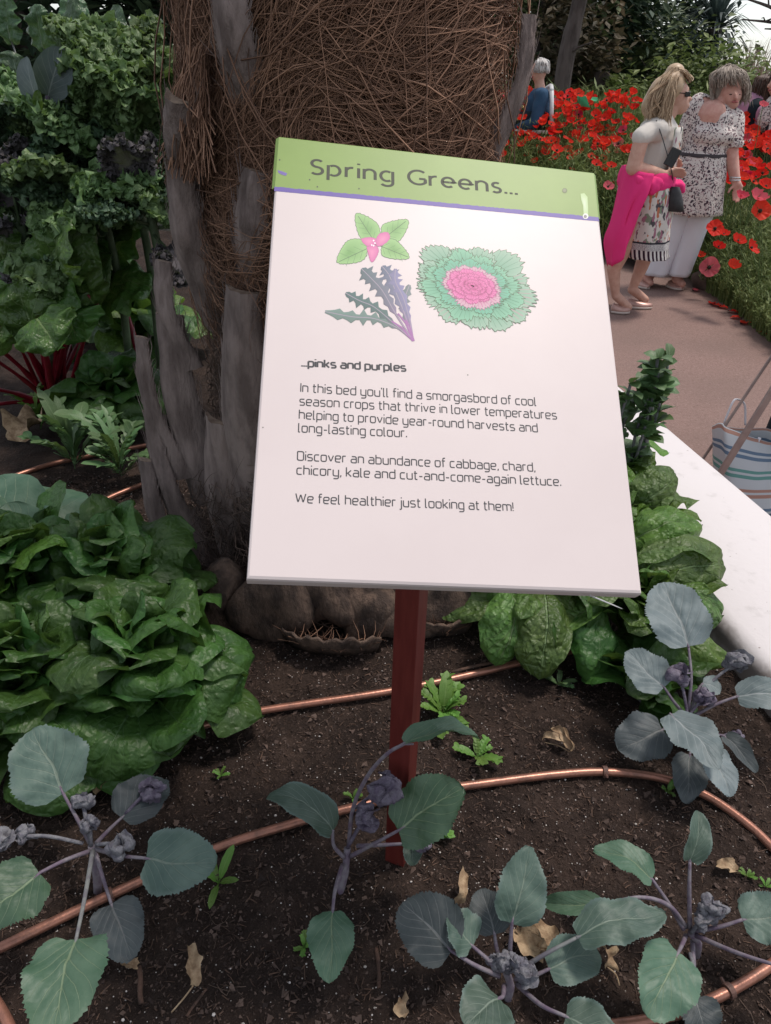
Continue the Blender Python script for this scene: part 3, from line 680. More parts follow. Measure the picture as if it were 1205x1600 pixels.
# ------------------------------------------------------------------ leaves
def leaf_grid(chord, W, nu=8, nv=14, prof=(.8, .65), bend=.6, cup=.15, fold=0, ruf=0, rf=3, blis=0, bf=26, jag=.02, seed=0, curl=0, nar=0, warp=0, wf=9, rec=0, quilt=0, qn=6, qs=.5, teeth=0):
    rr = random.Random(seed); ph = rr.uniform(0, 6); ph2 = rr.uniform(0, 6); mid = []; y = z = 0.0; st = chord/nv
    for i in range(nv+1):
        v = i/nv; th = bend*(.5-v)*2-(curl*max(0, v-.65)/.35)*1.5
        mid.append((y, z)); y += cos(th)*st; z += sin(th)*st
    ty, tz = mid[-1]; L = math.hypot(ty, tz); ca, sa = ty/L, tz/L; k = chord/L
    mid = [((a*ca+b*sa)*k, (-a*sa+b*ca)*k) for a, b in mid]; vs = []; uv = []
    for i in range(nv+1):
        v = i/nv; pw = max(0.0, sin(pi*min(1, (v*.97+.03)**prof[0])))**prof[1]
        if nar: pw *= (1-nar*(1-v))
        if i == nv: pw *= .15
        a, b = mid[max(0, i-1)], mid[min(nv, i+1)]; dl = math.hypot(b[0]-a[0], b[1]-a[1]); ny, nz = -(b[1]-a[1])/dl, (b[0]-a[0])/dl
        for j in range(2*nu+1):
            u = -1+j/nu; au = abs(u); x = u*pw*W/2; s_ = 1 if u > 0 else -1
            h = cup*W*.5*(u*u-.2)*pw+fold*au*pw*W*.5
            h += ruf*W*au**2.2*sin(rf*6.283*v+ph+(1.9 if s_ > 0 else 0))*(.4+.6*pw)
            if ruf: h += ruf*W*.6*au**1.5*noise.noise(V((u*2+seed, v*rf*2.2, 7)))
            if blis: h += blis*noise.noise(V((x*bf*1.0+seed*3.1, mid[i][0]*bf, 2)))*(1-.5*au)
            if quilt:
                fq = ((v-qs*au**.85)*qn) % 1.0; h += quilt*W*((abs(fq-.5)*2)**.7)*(1-.75*au)*pw-quilt*W*.9*math.exp(-(au/.07)**2)*pw
            if rec: h -= rec*W*max(0, au-.45)**1.6*pw*2
            yy = 0
            if teeth and au > .98: tt = teeth*W*(.5+.5*noise.noise(V((v*9, seed, u))))*(1 if i % 2 else -.6); x += s_*tt; yy += tt*.5
            if au > .98: x *= 1+jag*noise.noise(V((v*60, seed, u)))*3; yy += jag*W*noise.noise(V((v*75, seed+5, u)))
            q = V((x, mid[i][0]+ny*h+yy, mid[i][1]+nz*h))
            if warp: q += nvec(V((q.x*wf+seed*1.7, q.y*wf, q.z*wf)))*warp*min(1, v*3)
            vs.append(q); uv.append((u*.5+.5, v))
    m_ = 2*nu+1
    fs = [[i*m_+j, i*m_+j+1, (i+1)*m_+j+1, (i+1)*m_+j] for i in range(nv) for j in range(m_-1)]
    return vs, fs, uv
def frame(P, T, up=(0, 0, 1), roll=0):
    Y = (V(T)-V(P)).normalized(); N = V(up); X = Y.cross(N)
    if X.length < .05: X = Y.cross(V((0, -1, .2)))
    X.normalize(); Z = X.cross(Y); c, s_ = cos(roll), sin(roll)
    X, Z = X*c+Z*s_, Z*c-X*s_
    return Matrix((X, Y, Z)).transposed()
lseed = [100]
def leaf(mb_, P, T, W, up=(0, 0, 1), roll=0, mi=0, **k):
    P = V(P); T = V(T); lseed[0] += 1; vs, fs, uv = leaf_grid((T-P).length, W, seed=lseed[0] % 997, **k); Fm = frame(P, T, up, roll)
    mb_.add([P+Fm @ V(q) for q in vs], fs, mi, uv)

# ---- young red cabbages, every leaf posed after the picture: (petiole points..., tip) as (x, y, height)
def pz(t): return gz(t[0], t[1], t[2])
def cabbage(label, root, node, leaves, curls, stemr=.0052):
    rt_ = gz(root[0], root[1], 0); nd = pz(node)
    o = thing('young_cabbage', label, 'cabbage plant', rt_, 'young red cabbages in the soil')
    m_ = MB(); m_.tube(spline([rt_-V((0, 0, .02)), rt_.lerp(nd, .5)+V((.004, 0, 0)), nd], 5), [stemr*1.25]*6+[stemr]*5, 8); m_.build('stem', M['stem'], o)
    for pts, tip, wpx, mt, kw in leaves:
        P = [pz(p) for p in pts]; T = pz(tip); up = kw.pop('up', (0, -.35, 1)); stm = kw.pop('stm', 'stem'); m_ = MB(); W = wpx*mpp(P[-1].lerp(T, .5))
        args = dict(nu=10, nv=48, prof=(.72, .54), bend=.35, cup=.12, ruf=.055, rf=2.2, jag=.03, blis=.0025, bf=55, warp=.006, wf=16, quilt=.030, teeth=.022); args.update(kw)
        leaf(m_, P[-1], T, W, up, **args); b = m_.build('leaf', M[mt], o)
        sp = spline(P, 6); n = len(sp); m_ = MB(); m_.tube(sp, [.0034-.0013*i/(n-1) for i in range(n)], 7)
        # midrib running on under the blade
        d = (T-P[-1]); m_.tube([P[-1]-d*.02, P[-1]+d*.12-V((0, 0, .0015))], [.0021, .0013], 6); m_.build('petiole', M[stm], b)
    for c in curls:
        cx, cy, cz, r, mt = c[:5]; q = pz((cx, cy, cz)); rad_ = r*mpp(q); rr = random.Random(int(cx*7+cy)); m_ = MB()
        for k in range(6):
            d = V((rr.uniform(-1, 1), rr.uniform(-1, .7), rr.uniform(-.3, 1))).normalized(); cc_ = q+d*rad_*.55; e_ = [rad_*rr.uniform(.35, .62) for _ in range(3)]; b0 = len(m_.v)
            m_.ell(cc_, e_, 18, 13)
            for i_ in range(b0, len(m_.v)):
                p_ = m_.v[i_]; n_ = (p_-cc_).normalized(); f_ = 1.0/rad_
                m_.v[i_] = p_+n_*rad_*(.30*noise.noise(p_*f_*2.2)+.22*abs(noise.noise(p_*f_*5.5))+.08*noise.noise(p_*f_*13))
        for k in range(2):
            d = V((rr.uniform(-1, 1), rr.uniform(-1, .6), rr.uniform(.1, 1))).normalized()
            leaf(m_, q-d*rad_*.3, q+d*rad_*rr.uniform(.9, 1.35), rad_*rr.uniform(.8, 1.2), (rr.uniform(-1, 1), rr.uniform(-1, 1), .3), nu=5, nv=12, bend=rr.uniform(.6, 1.6), cup=1.0, ruf=.12, rf=3, blis=.003, bf=260, prof=(.8, .5), warp=.003, wf=120)
        st = pz(c[5]) if len(c) > 5 else nd
        m_.tube(spline([st, st.lerp(q, .55)+V((0, 0, .006)), q], 4), [.0028]*8+[.002], 6)
        m_.build('unopened_leaf', M[mt], o)
    return o
K = dict
cabbage('young cabbage at the bottom left, blue green leaves spread around a crinkled grey centre', (150, 1395), (143, 1322, .10),
 [([(141, 1318, .10), (120, 1278, .13), (99, 1240, .155)], (52, 1138, .20), 118, 'cab', K(bend=.2, cup=.1, roll=.15)),
  ([(147, 1326, .10), (190, 1337, .12), (228, 1341, .13)], (337, 1352, .125), 100, 'cab', K(bend=.3, roll=-.1)),
  ([(145, 1330, .11), (133, 1400, .15), (119, 1468, .175)], (82, 1618, .185), 132, 'cab2', K(bend=.35, stm='stemg')),
  ([(140, 1330, .10), (100, 1345, .125), (62, 1364, .14)], (-38, 1450, .13), 108, 'cab2', K(bend=.35)),
  ([(150, 1335, .08), (162, 1375, .07), (174, 1412, .06)], (206, 1502, .035), 80, 'cabd', K(bend=.5)),  # low leaf: shade under the plant put into its darker leaf colour
  ([(150, 1318, .09), (172, 1295, .10), (190, 1278, .105)], (258, 1218, .10), 78, 'cabd', K(bend=.5))],
 [(130, 1255, .14, 17, 'curl'), (142, 1290, .13, 14, 'curl'), (192, 1325, .13, 20, 'curl', (150, 1320, .11)), (40, 1306, .135, 16, 'curl', (130, 1318, .11)), (2, 1312, .14, 18, 'curl', (60, 1308, .13)), (240, 1236, .12, 20, 'curlp', (196, 1272, .105))])
cabbage('slender young cabbage just in front of the sign post with one leaf arching over it', (527, 1395), (543, 1325, .07),
 [([(545, 1320, .07), (552, 1262, .17), (575, 1212, .26), (605, 1178, .32), (632, 1162, .345)], (750, 1156, .33), 46, 'cab2', K(bend=.55, fold=.5, cup=0, roll=.55)),
  ([(538, 1340, .06), (522, 1322, .085), (520, 1298, .115)], (420, 1246, .13), 56, 'cab', K(bend=.95, fold=.15, roll=-.3)),
  ([(548, 1338, .06), (585, 1318, .12), (622, 1298, .165)], (727, 1228, .235), 98, 'cab2', K(bend=.2, cup=.2)),
  ([(535, 1352, .05), (524, 1390, .075), (520, 1424, .085)], (514, 1540, .08), 72, 'cab2', K(bend=.5, prof=(.85, .6))),
  ([(558, 1322, .07), (600, 1320, .09), (642, 1318, .10)], (650, 1352, .085), 32, 'cab', K(bend=.5))],
 [(602, 1236, .21, 26, 'curlp', (556, 1262, .12)), (575, 1275, .15, 21, 'curlp'), (662, 1322, .105, 13, 'curlp', (640, 1318, .10))])
cabbage('young cabbage with a fuzzy grey heart at the bottom edge, right of the sign post', (792, 1560), (792, 1520, .05),
 [([(795, 1510, .06), (798, 1470, .10), (800, 1443, .125)], (830, 1322, .19), 78, 'cab', K(bend=.25, up=(0, -.8, .6))),
  ([(780, 1525, .06), (742, 1508, .085), (706, 1486, .10)], (630, 1406, .115), 100, 'cabd', K(bend=.3, roll=.25)),
  ([(778, 1520, .06), (765, 1502, .08), (738, 1478, .095)], (700, 1428, .12), 75, 'cab', K(bend=.4, roll=-.4)),
  ([(785, 1515, .06), (776, 1480, .08), (773, 1460, .09)], (752, 1388, .10), 62, 'cabd', K(bend=.3)),
  ([(805, 1520, .06), (850, 1492, .10), (903, 1464, .125)], (1040, 1426, .135), 70, 'cab', K(bend=.5, ruf=.10, rf=2.6, stm='stemg', roll=.3)),
  ([(805, 1530, .05), (835, 1524, .07), (858, 1514, .08)], (938, 1488, .065), 68, 'cab', K(bend=.5)),
  ([(788, 1540, .05), (786, 1556, .07), (780, 1560, .08)], (728, 1602, .10), 88, 'cab', K(bend=.35, roll=-.3)),
  ([(808, 1538, .05), (845, 1570, .085), (884, 1588, .10)], (965, 1622, .10), 70, 'cab', K(bend=.35))],
 [(785, 1500, .08, 15, 'curl'), (822, 1518, .08, 18, 'curl'), (772, 1500, .075, 13, 'curl'), (808, 1500, .085, 13, 'curl')])
cabbage('young cabbage with long arching stalks near the right edge, one broad green leaf in front', (1090, 1490), (1080, 1458, .06),
 [([(1078, 1450, .06), (1077, 1395, .12), (1078, 1345, .16)], (1092, 1268, .20), 42, 'cab', K(bend=.6, fold=.3, up=(0, -.8, .6))),
  ([(1068, 1452, .06), (1045, 1412, .095), (1019, 1374, .12)], (930, 1326, .125), 54, 'cab2', K(bend=.4, fold=.2, roll=-.3)),
  ([(1072, 1448, .06), (1045, 1415, .11), (1000, 1402, .13), (940, 1414, .12)], (845, 1412, .09), 36, 'cab2', K(bend=.4, fold=.4)),
  ([(1072, 1462, .05), (1065, 1478, .08), (1060, 1488, .095)], (1010, 1588, .085), 98, 'cab2', K(bend=.4, up=(0, -.5, 1))),
  ([(1085, 1455, .06), (1125, 1448, .085), (1160, 1437, .10)], (1232, 1428, .11), 78, 'cab', K(bend=.3)),
  ([(1088, 1462, .06), (1150, 1488, .09), (1212, 1508, .11)], (1300, 1540, .11), 80, 'cab', K(bend=.3)),
  ([(1082, 1470, .04), (1085, 1530, .04), (1085, 1560, .035)], (1110, 1625, .02), 68, 'cabd', K(bend=.3))],
 [(1112, 1418, .10, 20, 'curl'), (1098, 1440, .085, 15, 'curl'), (1085, 1530, .05, 10, 'curl', (1078, 1490, .05))])
cabbage('tallest young cabbage, beside the white wall, with pale blue leaves and purple stalks', (1082, 1165), (1075, 1120, .09),
 [([(1075, 1115, .09), (1080, 1060, .15), (1076, 1010, .19)], (1036, 910, .235), 90, 'cabg', K(bend=.35, up=(0, -.7, .7), roll=.2)),
  ([(1066, 1112, .09), (1052, 1095, .115), (1038, 1074, .135)], (976, 1018, .16), 62, 'cabg', K(bend=.25, up=(0, -.6, .8))),
  ([(1072, 1128, .09), (1060, 1122, .11), (1048, 1116, .12)], (1128, 1204, .12), 72, 'cabg', K(bend=.3)),
  ([(1085, 1130, .08), (1098, 1150, .09), (1108, 1168, .10)], (1140, 1248, .075), 52, 'cabg', K(bend=.35)),
  ([(1085, 1118, .09), (1120, 1100, .115), (1152, 1088, .13)], (1258, 1098, .12), 58, 'cabg', K(bend=.6, fold=.1)),
  ([(1062, 1118, .09), (1048, 1128, .085), (1036, 1140, .08)], (968, 1172, .05), 78, 'cabd', K(bend=.4)),
  ([(1078, 1140, .07), (1080, 1165, .06), (1078, 1180, .055)], (1070, 1256, .02), 56, 'cabd', K(bend=.35)),
  ([(1088, 1125, .08), (1115, 1145, .09), (1132, 1150, .095)], (1180, 1205, .075), 32, 'cabd', K(bend=.4, fold=.4)),
  ([(1080, 1110, .09), (1090, 1080, .11), (1098, 1068, .12)], (1128, 1082, .11), 34, 'cabg', K(bend=.4))],
 [(1060, 1055, .15, 18, 'curlp'), (1152, 1035, .15, 19, 'curl', (1090, 1085, .10)), (1100, 1092, .12, 17, 'curlp'), (1150, 1150, .09, 10, 'curlp', (1130, 1150, .09))], .0048)

# ---- leafy heads: spiral of drooping leaves
def head(name, label, cat, base, R, n, seed, mats, group, W=.62, el0=80, el1=14, ruf=.07, blis=.006, droop=1.0, hgt=0.0, prof=(1.15, .55), bf=26, rf=2.4, lift=.3, curl=.0, nu=9, nv=18, nar=0, warp=.012, rec=.0, wf=11):
    rr = random.Random(seed); base = V(base); o = thing(name, label, cat, base, group); m_ = MB()
    m_.tube([base-V((0, 0, .02)), base+V((0, 0, max(.03, hgt+.02)))], [R*.08, R*.06], 8); m_.build('stem', M['stemg'], o)
    for i in range(n):
        t = (i+.5)/n; a = i*2.39996+rr.gauss(0, .25)
        el = radians(el0+(el1-el0)*t**.85+rr.gauss(0, 7)); L = R*(.6+.45*t**.6)*rr.uniform(.8, 1.2)
        d = V((cos(a)*cos(el), sin(a)*cos(el), sin(el))); P = base+V((cos(a), sin(a), 0))*R*.05+V((0, 0, hgt*(1-t)**.8+.012))
        T = P+d*L; up = V((-cos(a)*.3, -sin(a)*.3, 1))
        if el > radians(55): up = V((-cos(a), -sin(a), .4))
        m_ = MB(); leaf(m_, P, T, L*W*rr.uniform(.8, 1.2), up, roll=rr.gauss(0, .32), nu=nu, nv=nv, prof=prof, bend=droop*(.3+.8*t)*rr.uniform(.6, 1.4), cup=rr.uniform(-.2, .5)*lift*2, fold=lift*.3, quilt=.02, qn=6,
                       ruf=ruf*rr.uniform(.5, 1.5), rf=rf*rr.uniform(.7, 1.3), blis=blis, bf=bf, jag=.012, curl=curl*rr.random(), nar=nar, warp=warp, rec=rec*rr.uniform(.2, 1.4), wf=wf)
        b = m_.build('leaf', M[mats[0] if rr.random() > .3 or len(mats) == 1 else mats[1]], o)
    return o
GL_ = 'broad leaved lettuces in the bed'
HE = dict(W=.82, ruf=.10, blis=.009, droop=.95, lift=.35, prof=(.95, .40), curl=.5, hgt=.17, el0=84, el1=4, rec=.35, rf=2.2, warp=.014)
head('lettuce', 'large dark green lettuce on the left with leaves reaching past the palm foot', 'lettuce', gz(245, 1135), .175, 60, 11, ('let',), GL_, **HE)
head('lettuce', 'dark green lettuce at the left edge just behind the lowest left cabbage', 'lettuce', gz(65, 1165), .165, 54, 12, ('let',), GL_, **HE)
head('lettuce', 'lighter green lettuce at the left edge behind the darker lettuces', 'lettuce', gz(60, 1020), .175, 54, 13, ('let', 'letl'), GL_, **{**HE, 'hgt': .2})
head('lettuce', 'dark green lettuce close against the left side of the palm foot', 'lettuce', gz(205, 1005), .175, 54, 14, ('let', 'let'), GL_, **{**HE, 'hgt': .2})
head('broad_leaved_cabbage', 'low cabbage with broad smooth leaves at the left edge below the red stalks', 'cabbage', gz(50, 870), .20, 14, 15, ('cab2', 'let'), None, W=.95, el0=70, el1=12, ruf=.04, blis=.002, droop=.6, lift=.2, prof=(.9, .5))
RO = dict(W=.50, el0=87, el1=34, ruf=.10, rf=2.6, blis=.014, droop=1.2, lift=.4, prof=(1.05, .32), nar=.15, hgt=.05, warp=.010, rec=.25, bf=34)
head('lettuce', 'upright green lettuce with drooping puckered leaves under the right half of the sign', 'lettuce', gz(835, 975), .185, 44, 21, ('letr', 'let'), GL_, **{**RO, 'el1': 12, 'droop': 1.7})
ol_ = head('lettuce', 'bright green lettuce leaning over the white wall by the sign corner', 'lettuce', gz(985, 1005), .185, 48, 22, ('letr',), GL_, **RO)
head('lettuce', 'bright green lettuce further back along the white wall, half behind the sign', 'lettuce', gz(955, 890), .20, 48, 23, ('letr', 'letl'), GL_, **RO)
for a_, b_, w_, mt_, rl_ in (((985, 905, .16), (1128, 872, .17), 105, 'letr', -.3), ((975, 850, .17), (1092, 820, .19), 90, 'letl', .2), ((1000, 930, .13), (1132, 962, .11), 100, 'letr', .2), ((1030, 985, .08), (1134, 1040, .07), 72, 'letl', .1), ((985, 800, .17), (1052, 735, .24), 72, 'letr', -.2), ((800, 925, .15), (772, 1035, .04), 78, 'letr', .1), ((850, 925, .15), (838, 1058, .04), 92, 'letr', -.15), ((915, 940, .12), (925, 1068, .03), 72, 'let', 0)):
    p_, q_ = gz(*a_), gz(*b_); m_ = MB(); leaf(m_, p_, q_, w_*mpp(p_), (.25, -.55, .8), rl_, nu=11, nv=24, prof=(1.0, .33), bend=.9, cup=-.15, ruf=.07, rf=2.4, blis=.011, bf=34, quilt=.022, rec=.3, warp=.008, wf=12); m_.build('leaf', M[mt_], ol_)
head('lettuce', 'bright green lettuce farthest back along the white wall below the bushy plant', 'lettuce', gz(950, 795), .17, 36, 25, ('letr', 'letl'), GL_, **RO)
head('lettuce', 'small dark lettuce low in the shade beneath the tallest young cabbage', 'lettuce', gz(1005, 1090), .13, 20, 24, ('let',), GL_, W=.6, el0=60, el1=5, ruf=.08, blis=.004, droop=1.0, lift=.3, prof=(1.1, .5))
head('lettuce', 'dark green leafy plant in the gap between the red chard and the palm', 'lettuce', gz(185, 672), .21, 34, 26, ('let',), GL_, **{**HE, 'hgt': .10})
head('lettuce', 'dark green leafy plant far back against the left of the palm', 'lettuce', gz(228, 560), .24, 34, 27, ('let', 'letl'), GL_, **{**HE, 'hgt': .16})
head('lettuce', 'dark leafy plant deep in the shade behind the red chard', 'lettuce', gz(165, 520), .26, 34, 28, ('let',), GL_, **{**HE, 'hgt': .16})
# bushy broad bean like plant behind the sign's right edge
def bush(name, label, cat, base, H, n, seed, mt, L, spread, W=.45, group=None, stemmat='stemg'):
    rr = random.Random(seed); base = V(base); o = thing(name, label, cat, base, group)
    for s_ in range(n):
        top = base+V((rr.gauss(0, spread), rr.gauss(0, spread), H*rr.uniform(.7, 1.05))); sp = spline([base+V((rr.gauss(0, spread*.3), rr.gauss(0, spread*.3), 0)), base.lerp(top, .5)+V((rr.gauss(0, .02), rr.gauss(0, .02), 0)), top], 6)
        m_ = MB(); m_.tube(sp, [.004]*len(sp), 6); st = m_.build('stem', M[stemmat], o); m_ = MB()
        for k in range(22):
            p = sp[min(len(sp)-1, 3+int(rr.random()**.7*(len(sp)-3)))]; a = rr.uniform(0, 6.28); e = rr.uniform(-.1, .9); d = V((cos(a)*cos(e), sin(a)*cos(e), sin(e))); l_ = L*rr.uniform(.6, 1.2)
            leaf(m_, p, p+d*l_, l_*W*1.4, roll=rr.gauss(0, .3), nu=3, nv=6, bend=.5, cup=.2, ruf=.04, prof=(.9, .6))
        m_.build('foliage', M[mt], o)
    return o
bush('broad_bean_plant', 'bushy blue green plant showing above the white wall behind the right edge of the sign', 'bean plant', gy(982, 760, 1.78), .36, 7, 31, 'weedg', .05, .028, .55)

# ---- kale, chard and dark greens on the left, further back
def kale(label, crown, ground_y, n, R, seed, mats, name='kale', az=None, ruf=.085, stalk='kstem', W=.62, el=(75, -5), frill=200, g='curly kale plants at the back of the bed'):
    rr = random.Random(seed); crown = V(crown); base = V((crown.x, crown.y, 0)); o = thing(name, label, 'kale', base, g); m_ = MB()
    m_.tube(spline([base-V((0, 0, .02)), base.lerp(crown, .5)+V((.02, 0, 0)), crown-V((0, 0, R*.3))], 5), .014, 8); m_.build('stem', M['kstem'], o)
    for i in range(n):
        t = (i+.5)/n; a = i*2.39996+rr.gauss(0, .3); e = radians(el[0]+(el[1]-el[0])*t+rr.gauss(0, 8)); L = R*rr.uniform(.8, 1.15); d = V((cos(a)*cos(e), sin(a)*cos(e), sin(e)))
        P0 = crown-V((0, 0, R*.3+R*.5*t)); P1 = P0+d*L*.45; T = P0+d*L*1.2-V((0, 0, L*.22*t)); m_ = MB()
        leaf(m_, P1, T, L*W*rr.uniform(.9, 1.2), V((-cos(a)*.5, -sin(a)*.5, 1)), roll=rr.gauss(0, .25), nu=10, nv=54, prof=(.9, .42), bend=.7*rr.uniform(.6, 1.4), cup=.1, fold=.2, ruf=ruf, rf=8, blis=.014, bf=42, jag=.04, warp=.014, wf=30, rec=.3)
        gv = m_.v[:]; cols = 21; nrow = len(gv)//cols
        for k in range(frill):
            r_ = rr.randrange(8, nrow); side = rr.choice((0, cols-1)); inn = rr.choice((0, 0, 1, 2, 3, 5, 7)); p = gv[r_*cols+(inn if side == 0 else cols-1-inn)]; cn = gv[r_*cols+cols//2]; d = (p-cn); d = d.normalized() if d.length > 1e-4 else V((0, 0, 1)); d = (d+V((rr.gauss(0, .5), rr.gauss(0, .5), rr.uniform(-.1, 1.0)))).normalized(); l_ = R*rr.uniform(.045, .085)
            leaf(m_, p-d*l_*.25, p+d*l_, l_*1.25, (rr.gauss(0, .7), rr.gauss(0, .7), 1), nu=2, nv=5, bend=rr.uniform(.6, 2.2), cup=rr.uniform(-.9, 1.1), ruf=.3, rf=1.8, prof=(.9, .35), jag=.1)
        b = m_.build('leaf', M[mats[i % len(mats)]], o); m_ = MB(); m_.tube([P0, P0.lerp(P1, .5), P1, P1.lerp(T, .3)-V((0, 0, .004))], [.006, .005, .0045, .003], 6); m_.build('petiole', M[stalk], b)
    return o
kale('bright green curly kale, the highest and lightest clump to the left of the palm', gy(195, 195, 2.50), 0, 22, .31, 41, ('kale',), frill=280)
kale('green curly kale at the left edge below the blue grey cabbage leaves', gy(55, 250, 2.45), 0, 18, .28, 42, ('kale', 'kale', 'kaled'), frill=260)
kale('dark green curly kale in the shade between the bright clump and the chard', gy(150, 270, 2.5), 0, 13, .26, 43, ('kaled',))
kale('purple curly kale at the far left above the red stalked chard', gy(25, 318, 2.35), 0, 11, .18, 44, ('kalep',))
kale('purple curly kale close to the left side of the palm trunk', gy(228, 285, 2.3), 0, 11, .18, 45, ('kalep', 'kaled'))
o = thing('blue_cabbage', 'tall cabbage with two big blue grey leaves standing behind the kale', 'cabbage', gy(70, 560, 2.35))
for (x0, y0, x1, y1, wp, mt, rl, dy) in ((62, 165, 42, 88, 44, 'cabg', .5, 0), (75, 150, 98, 74, 56, 'cabg', -.3, .05), (70, 165, 70, 120, 50, 'cabg', 0, .1), (62, 172, 60, 140, 16, 'letl', 0, -.03)):
    p = gy(x0, y0, 2.30+dy); q = gy(x1, y1, 2.30+dy); m_ = MB(); leaf(m_, p, q, wp*mpp(p), (0, -1, .2), rl, bend=.4, cup=.35, prof=(.85, .5), nv=14); b = m_.build('leaf', M[mt], o)
    m_ = MB(); m_.tube(spline([gy(72, 330, 2.35), gy(68, 230, 2.35), p], 4), .006, 6); m_.build('petiole', M['stem'], b)
# dark savoyed chard standing upright behind
def chard_leaf(o, mt, P0, P1, T, wpx, rad_=.007, stalk='red', **k):
    m_ = MB(); args = dict(nu=10, nv=22, prof=(.85, .5), bend=.6, cup=.15, fold=.15, ruf=.09, rf=4, blis=.018, bf=34, jag=.012, warp=.02, wf=10, rec=.25); up = k.pop('up', (0, -.8, .6)); args.update(k)
    leaf(m_, P1, T, wpx*mpp(P1), up, **args); b = m_.build('leaf', M[mt], o)
    m_ = MB(); m_.tube(spline([P0, P0.lerp(P1, .5)+V((0, 0, .01)), P1], 5), [rad_]*6+[rad_*.7]*5, 7, flat=.6); d = T-P1; m_.tube([P1, P1+d*.25-V((0, .004, .006))], [rad_*.7, rad_*.4], 6); m_.build('stalk', M[stalk], b)
o = thing('tall_chard', 'tall dark chard with upright puckered leaves behind the bright kale', 'chard', gy(140, 560, 3.1), None); B0 = gy(150, 420, 3.1)
for x0, y0, x1, y1, wp, dy, rl in ((122, 88, 118, -8, 40, 0, .2), (128, 70, 105, -20, 46, .1, -.2), (180, 100, 188, 10, 56, 0, .25), (205, 88, 246, 34, 58, -.05, -.5), (160, 130, 150, 60, 50, .05, 0), (70, 80, 62, 4, 60, .1, .3), (95, 90, 84, 20, 44, .2, -.3), (215, 110, 225, 30, 48, .15, .2), (20, 70, 8, -10, 56, .1, .3), (30, 130, 12, 78, 50, 0, .1)):
    chard_leaf(o, 'chardd', B0+V((rr.gauss(0, .03), rr.gauss(0, .03), 0)), gy(x0, y0, 3.1+dy), gy(x1, y1, 3.1+dy), wp, .006, 'stemg', roll=rl)
# red stalked chard
C1 = gz(225, 628, .02); o = thing('red_chard', 'red stalked chard fanning out on the left with dark puckered leaves', 'chard', C1, 'red stalked chard plants')
for (x0, y0, x1, y1, wp, d0, d1, mt, kw) in ((70, 540, 30, 440, 92, -.25, -.30, 'chard', K()), (75, 520, 120, 420, 96, -.15, -.25, 'chard', K(roll=.2)), (100, 510, 175, 400, 100, -.05, -.1, 'chard', K(roll=.3)), (150, 480, 238, 445, 96, .05, .0, 'chard', K(roll=.5)),
        (70, 470, 15, 400, 90, -.05, -.1, 'chard', K()), (100, 430, 60, 350, 80, .1, .05, 'chard', K(roll=-.2)), (130, 430, 150, 335, 90, .15, .1, 'chard', K()), (180, 420, 222, 350, 76, .2, .15, 'chard', K(roll=.4)), (20, 500, -30, 440, 90, -.2, -.3, 'chard', K()),
        (60, 500, 95, 545, 80, -.35, -.42, 'chard', K(bend=1.0)), (110, 470, 130, 535, 74, -.2, -.28, 'chard', K(bend=1.0)), (-10, 560, -60, 520, 90, -.3, -.4, 'chard', K()), (195, 590, 165, 685, 76, -.15, -.25, 'chard', K(bend=.8)), (160, 560, 215, 650, 88, -.05, -.18, 'chardd', K(bend=.8))):
    bp = C1+V((rr.gauss(0, .02), rr.gauss(0, .02), 0)); bx = gz(85+rr.gauss(0, 8), 632, .03)
    chard_leaf(o, mt, (bx if x0 < 160 else bp), gy(x0, y0, C1.y+d0), gy(x1, y1, C1.y+d1), wp*1.25, .011, 'red', **kw)
for k in range(12):
    x0, y0 = rr.uniform(10, 190), rr.uniform(430, 520); x1, y1 = x0+rr.uniform(-60, 60), y0-rr.uniform(70, 130); dd = rr.uniform(-.25, .25)
    chard_leaf(o, 'chard', gz(85+rr.gauss(0, 8), 632, .03), gy(x0, y0, C1.y+dd), gy(x1, max(335, y1), C1.y+dd-.05), rr.uniform(85, 115), .009, 'red', roll=rr.gauss(0, .4), bend=rr.uniform(.4, 1.2))
for x0, y0, x1, y1 in ((85, 630, 0, 545), (88, 628, 28, 520), (80, 635, -20, 605), (82, 625, 62, 520), (86, 625, 92, 510), (90, 625, 105, 500), (84, 632, -10, 632)):
    m_ = MB(); m_.tube(spline([gz(x0, y0, .02), gy((x0+x1)/2, (y0+y1)/2-4, C1.y-.12), gy(x1, y1, C1.y-.2)], 5), [.013]*6+[.009]*5, 7, flat=.7); m_.build('stalk', M['red'], o)

# ------------------------------------------------------------------ pipes
def pipe(label, P, clips=()):
    W_ = [gz(x, y, .012) for x, y in P]; sp = spline(W_, 14); o = thing('copper_pipe', label, 'pipe', W_[0], 'copper watering pipes lying on the soil')
    m_ = MB(); m_.tube(sp, .0072, 16); m_.build('tube', M['pipe'], o)
    for x, y in clips:
        c = gz(x, y, .012); i = min(range(len(sp)), key=lambda k: (sp[k]-c).length); d = (sp[min(i+1, len(sp)-1)]-sp[max(0, i-1)]).normalized(); s_ = d.cross(V((0, 0, 1))); R = []
        for k in range(13):
            a = pi*(-.15+1.3*k/12); n_ = s_*cos(a)+V((0, 0, 1))*sin(a); R.append([sp[i]+n_*r+d*w_ for r, w_ in ((.0078, -.004), (.0104, -.004), (.0104, .004), (.0078, .004))])
        m_ = MB(); m_.rings(R); m_.tube([sp[i]+s_*.009+V((0, 0, .002)), sp[i]+s_*.016+V((0, 0, .006))], [.003, .002], 6); m_.build('clip', M['clip'], o, smooth=False)
pipe('copper pipe passing behind the sign post in front of the palm foot', [(250, 1150), (330, 1130), (405, 1111), (610, 1080), (740, 1053), (805, 1037), (900, 1015), (960, 1000)])
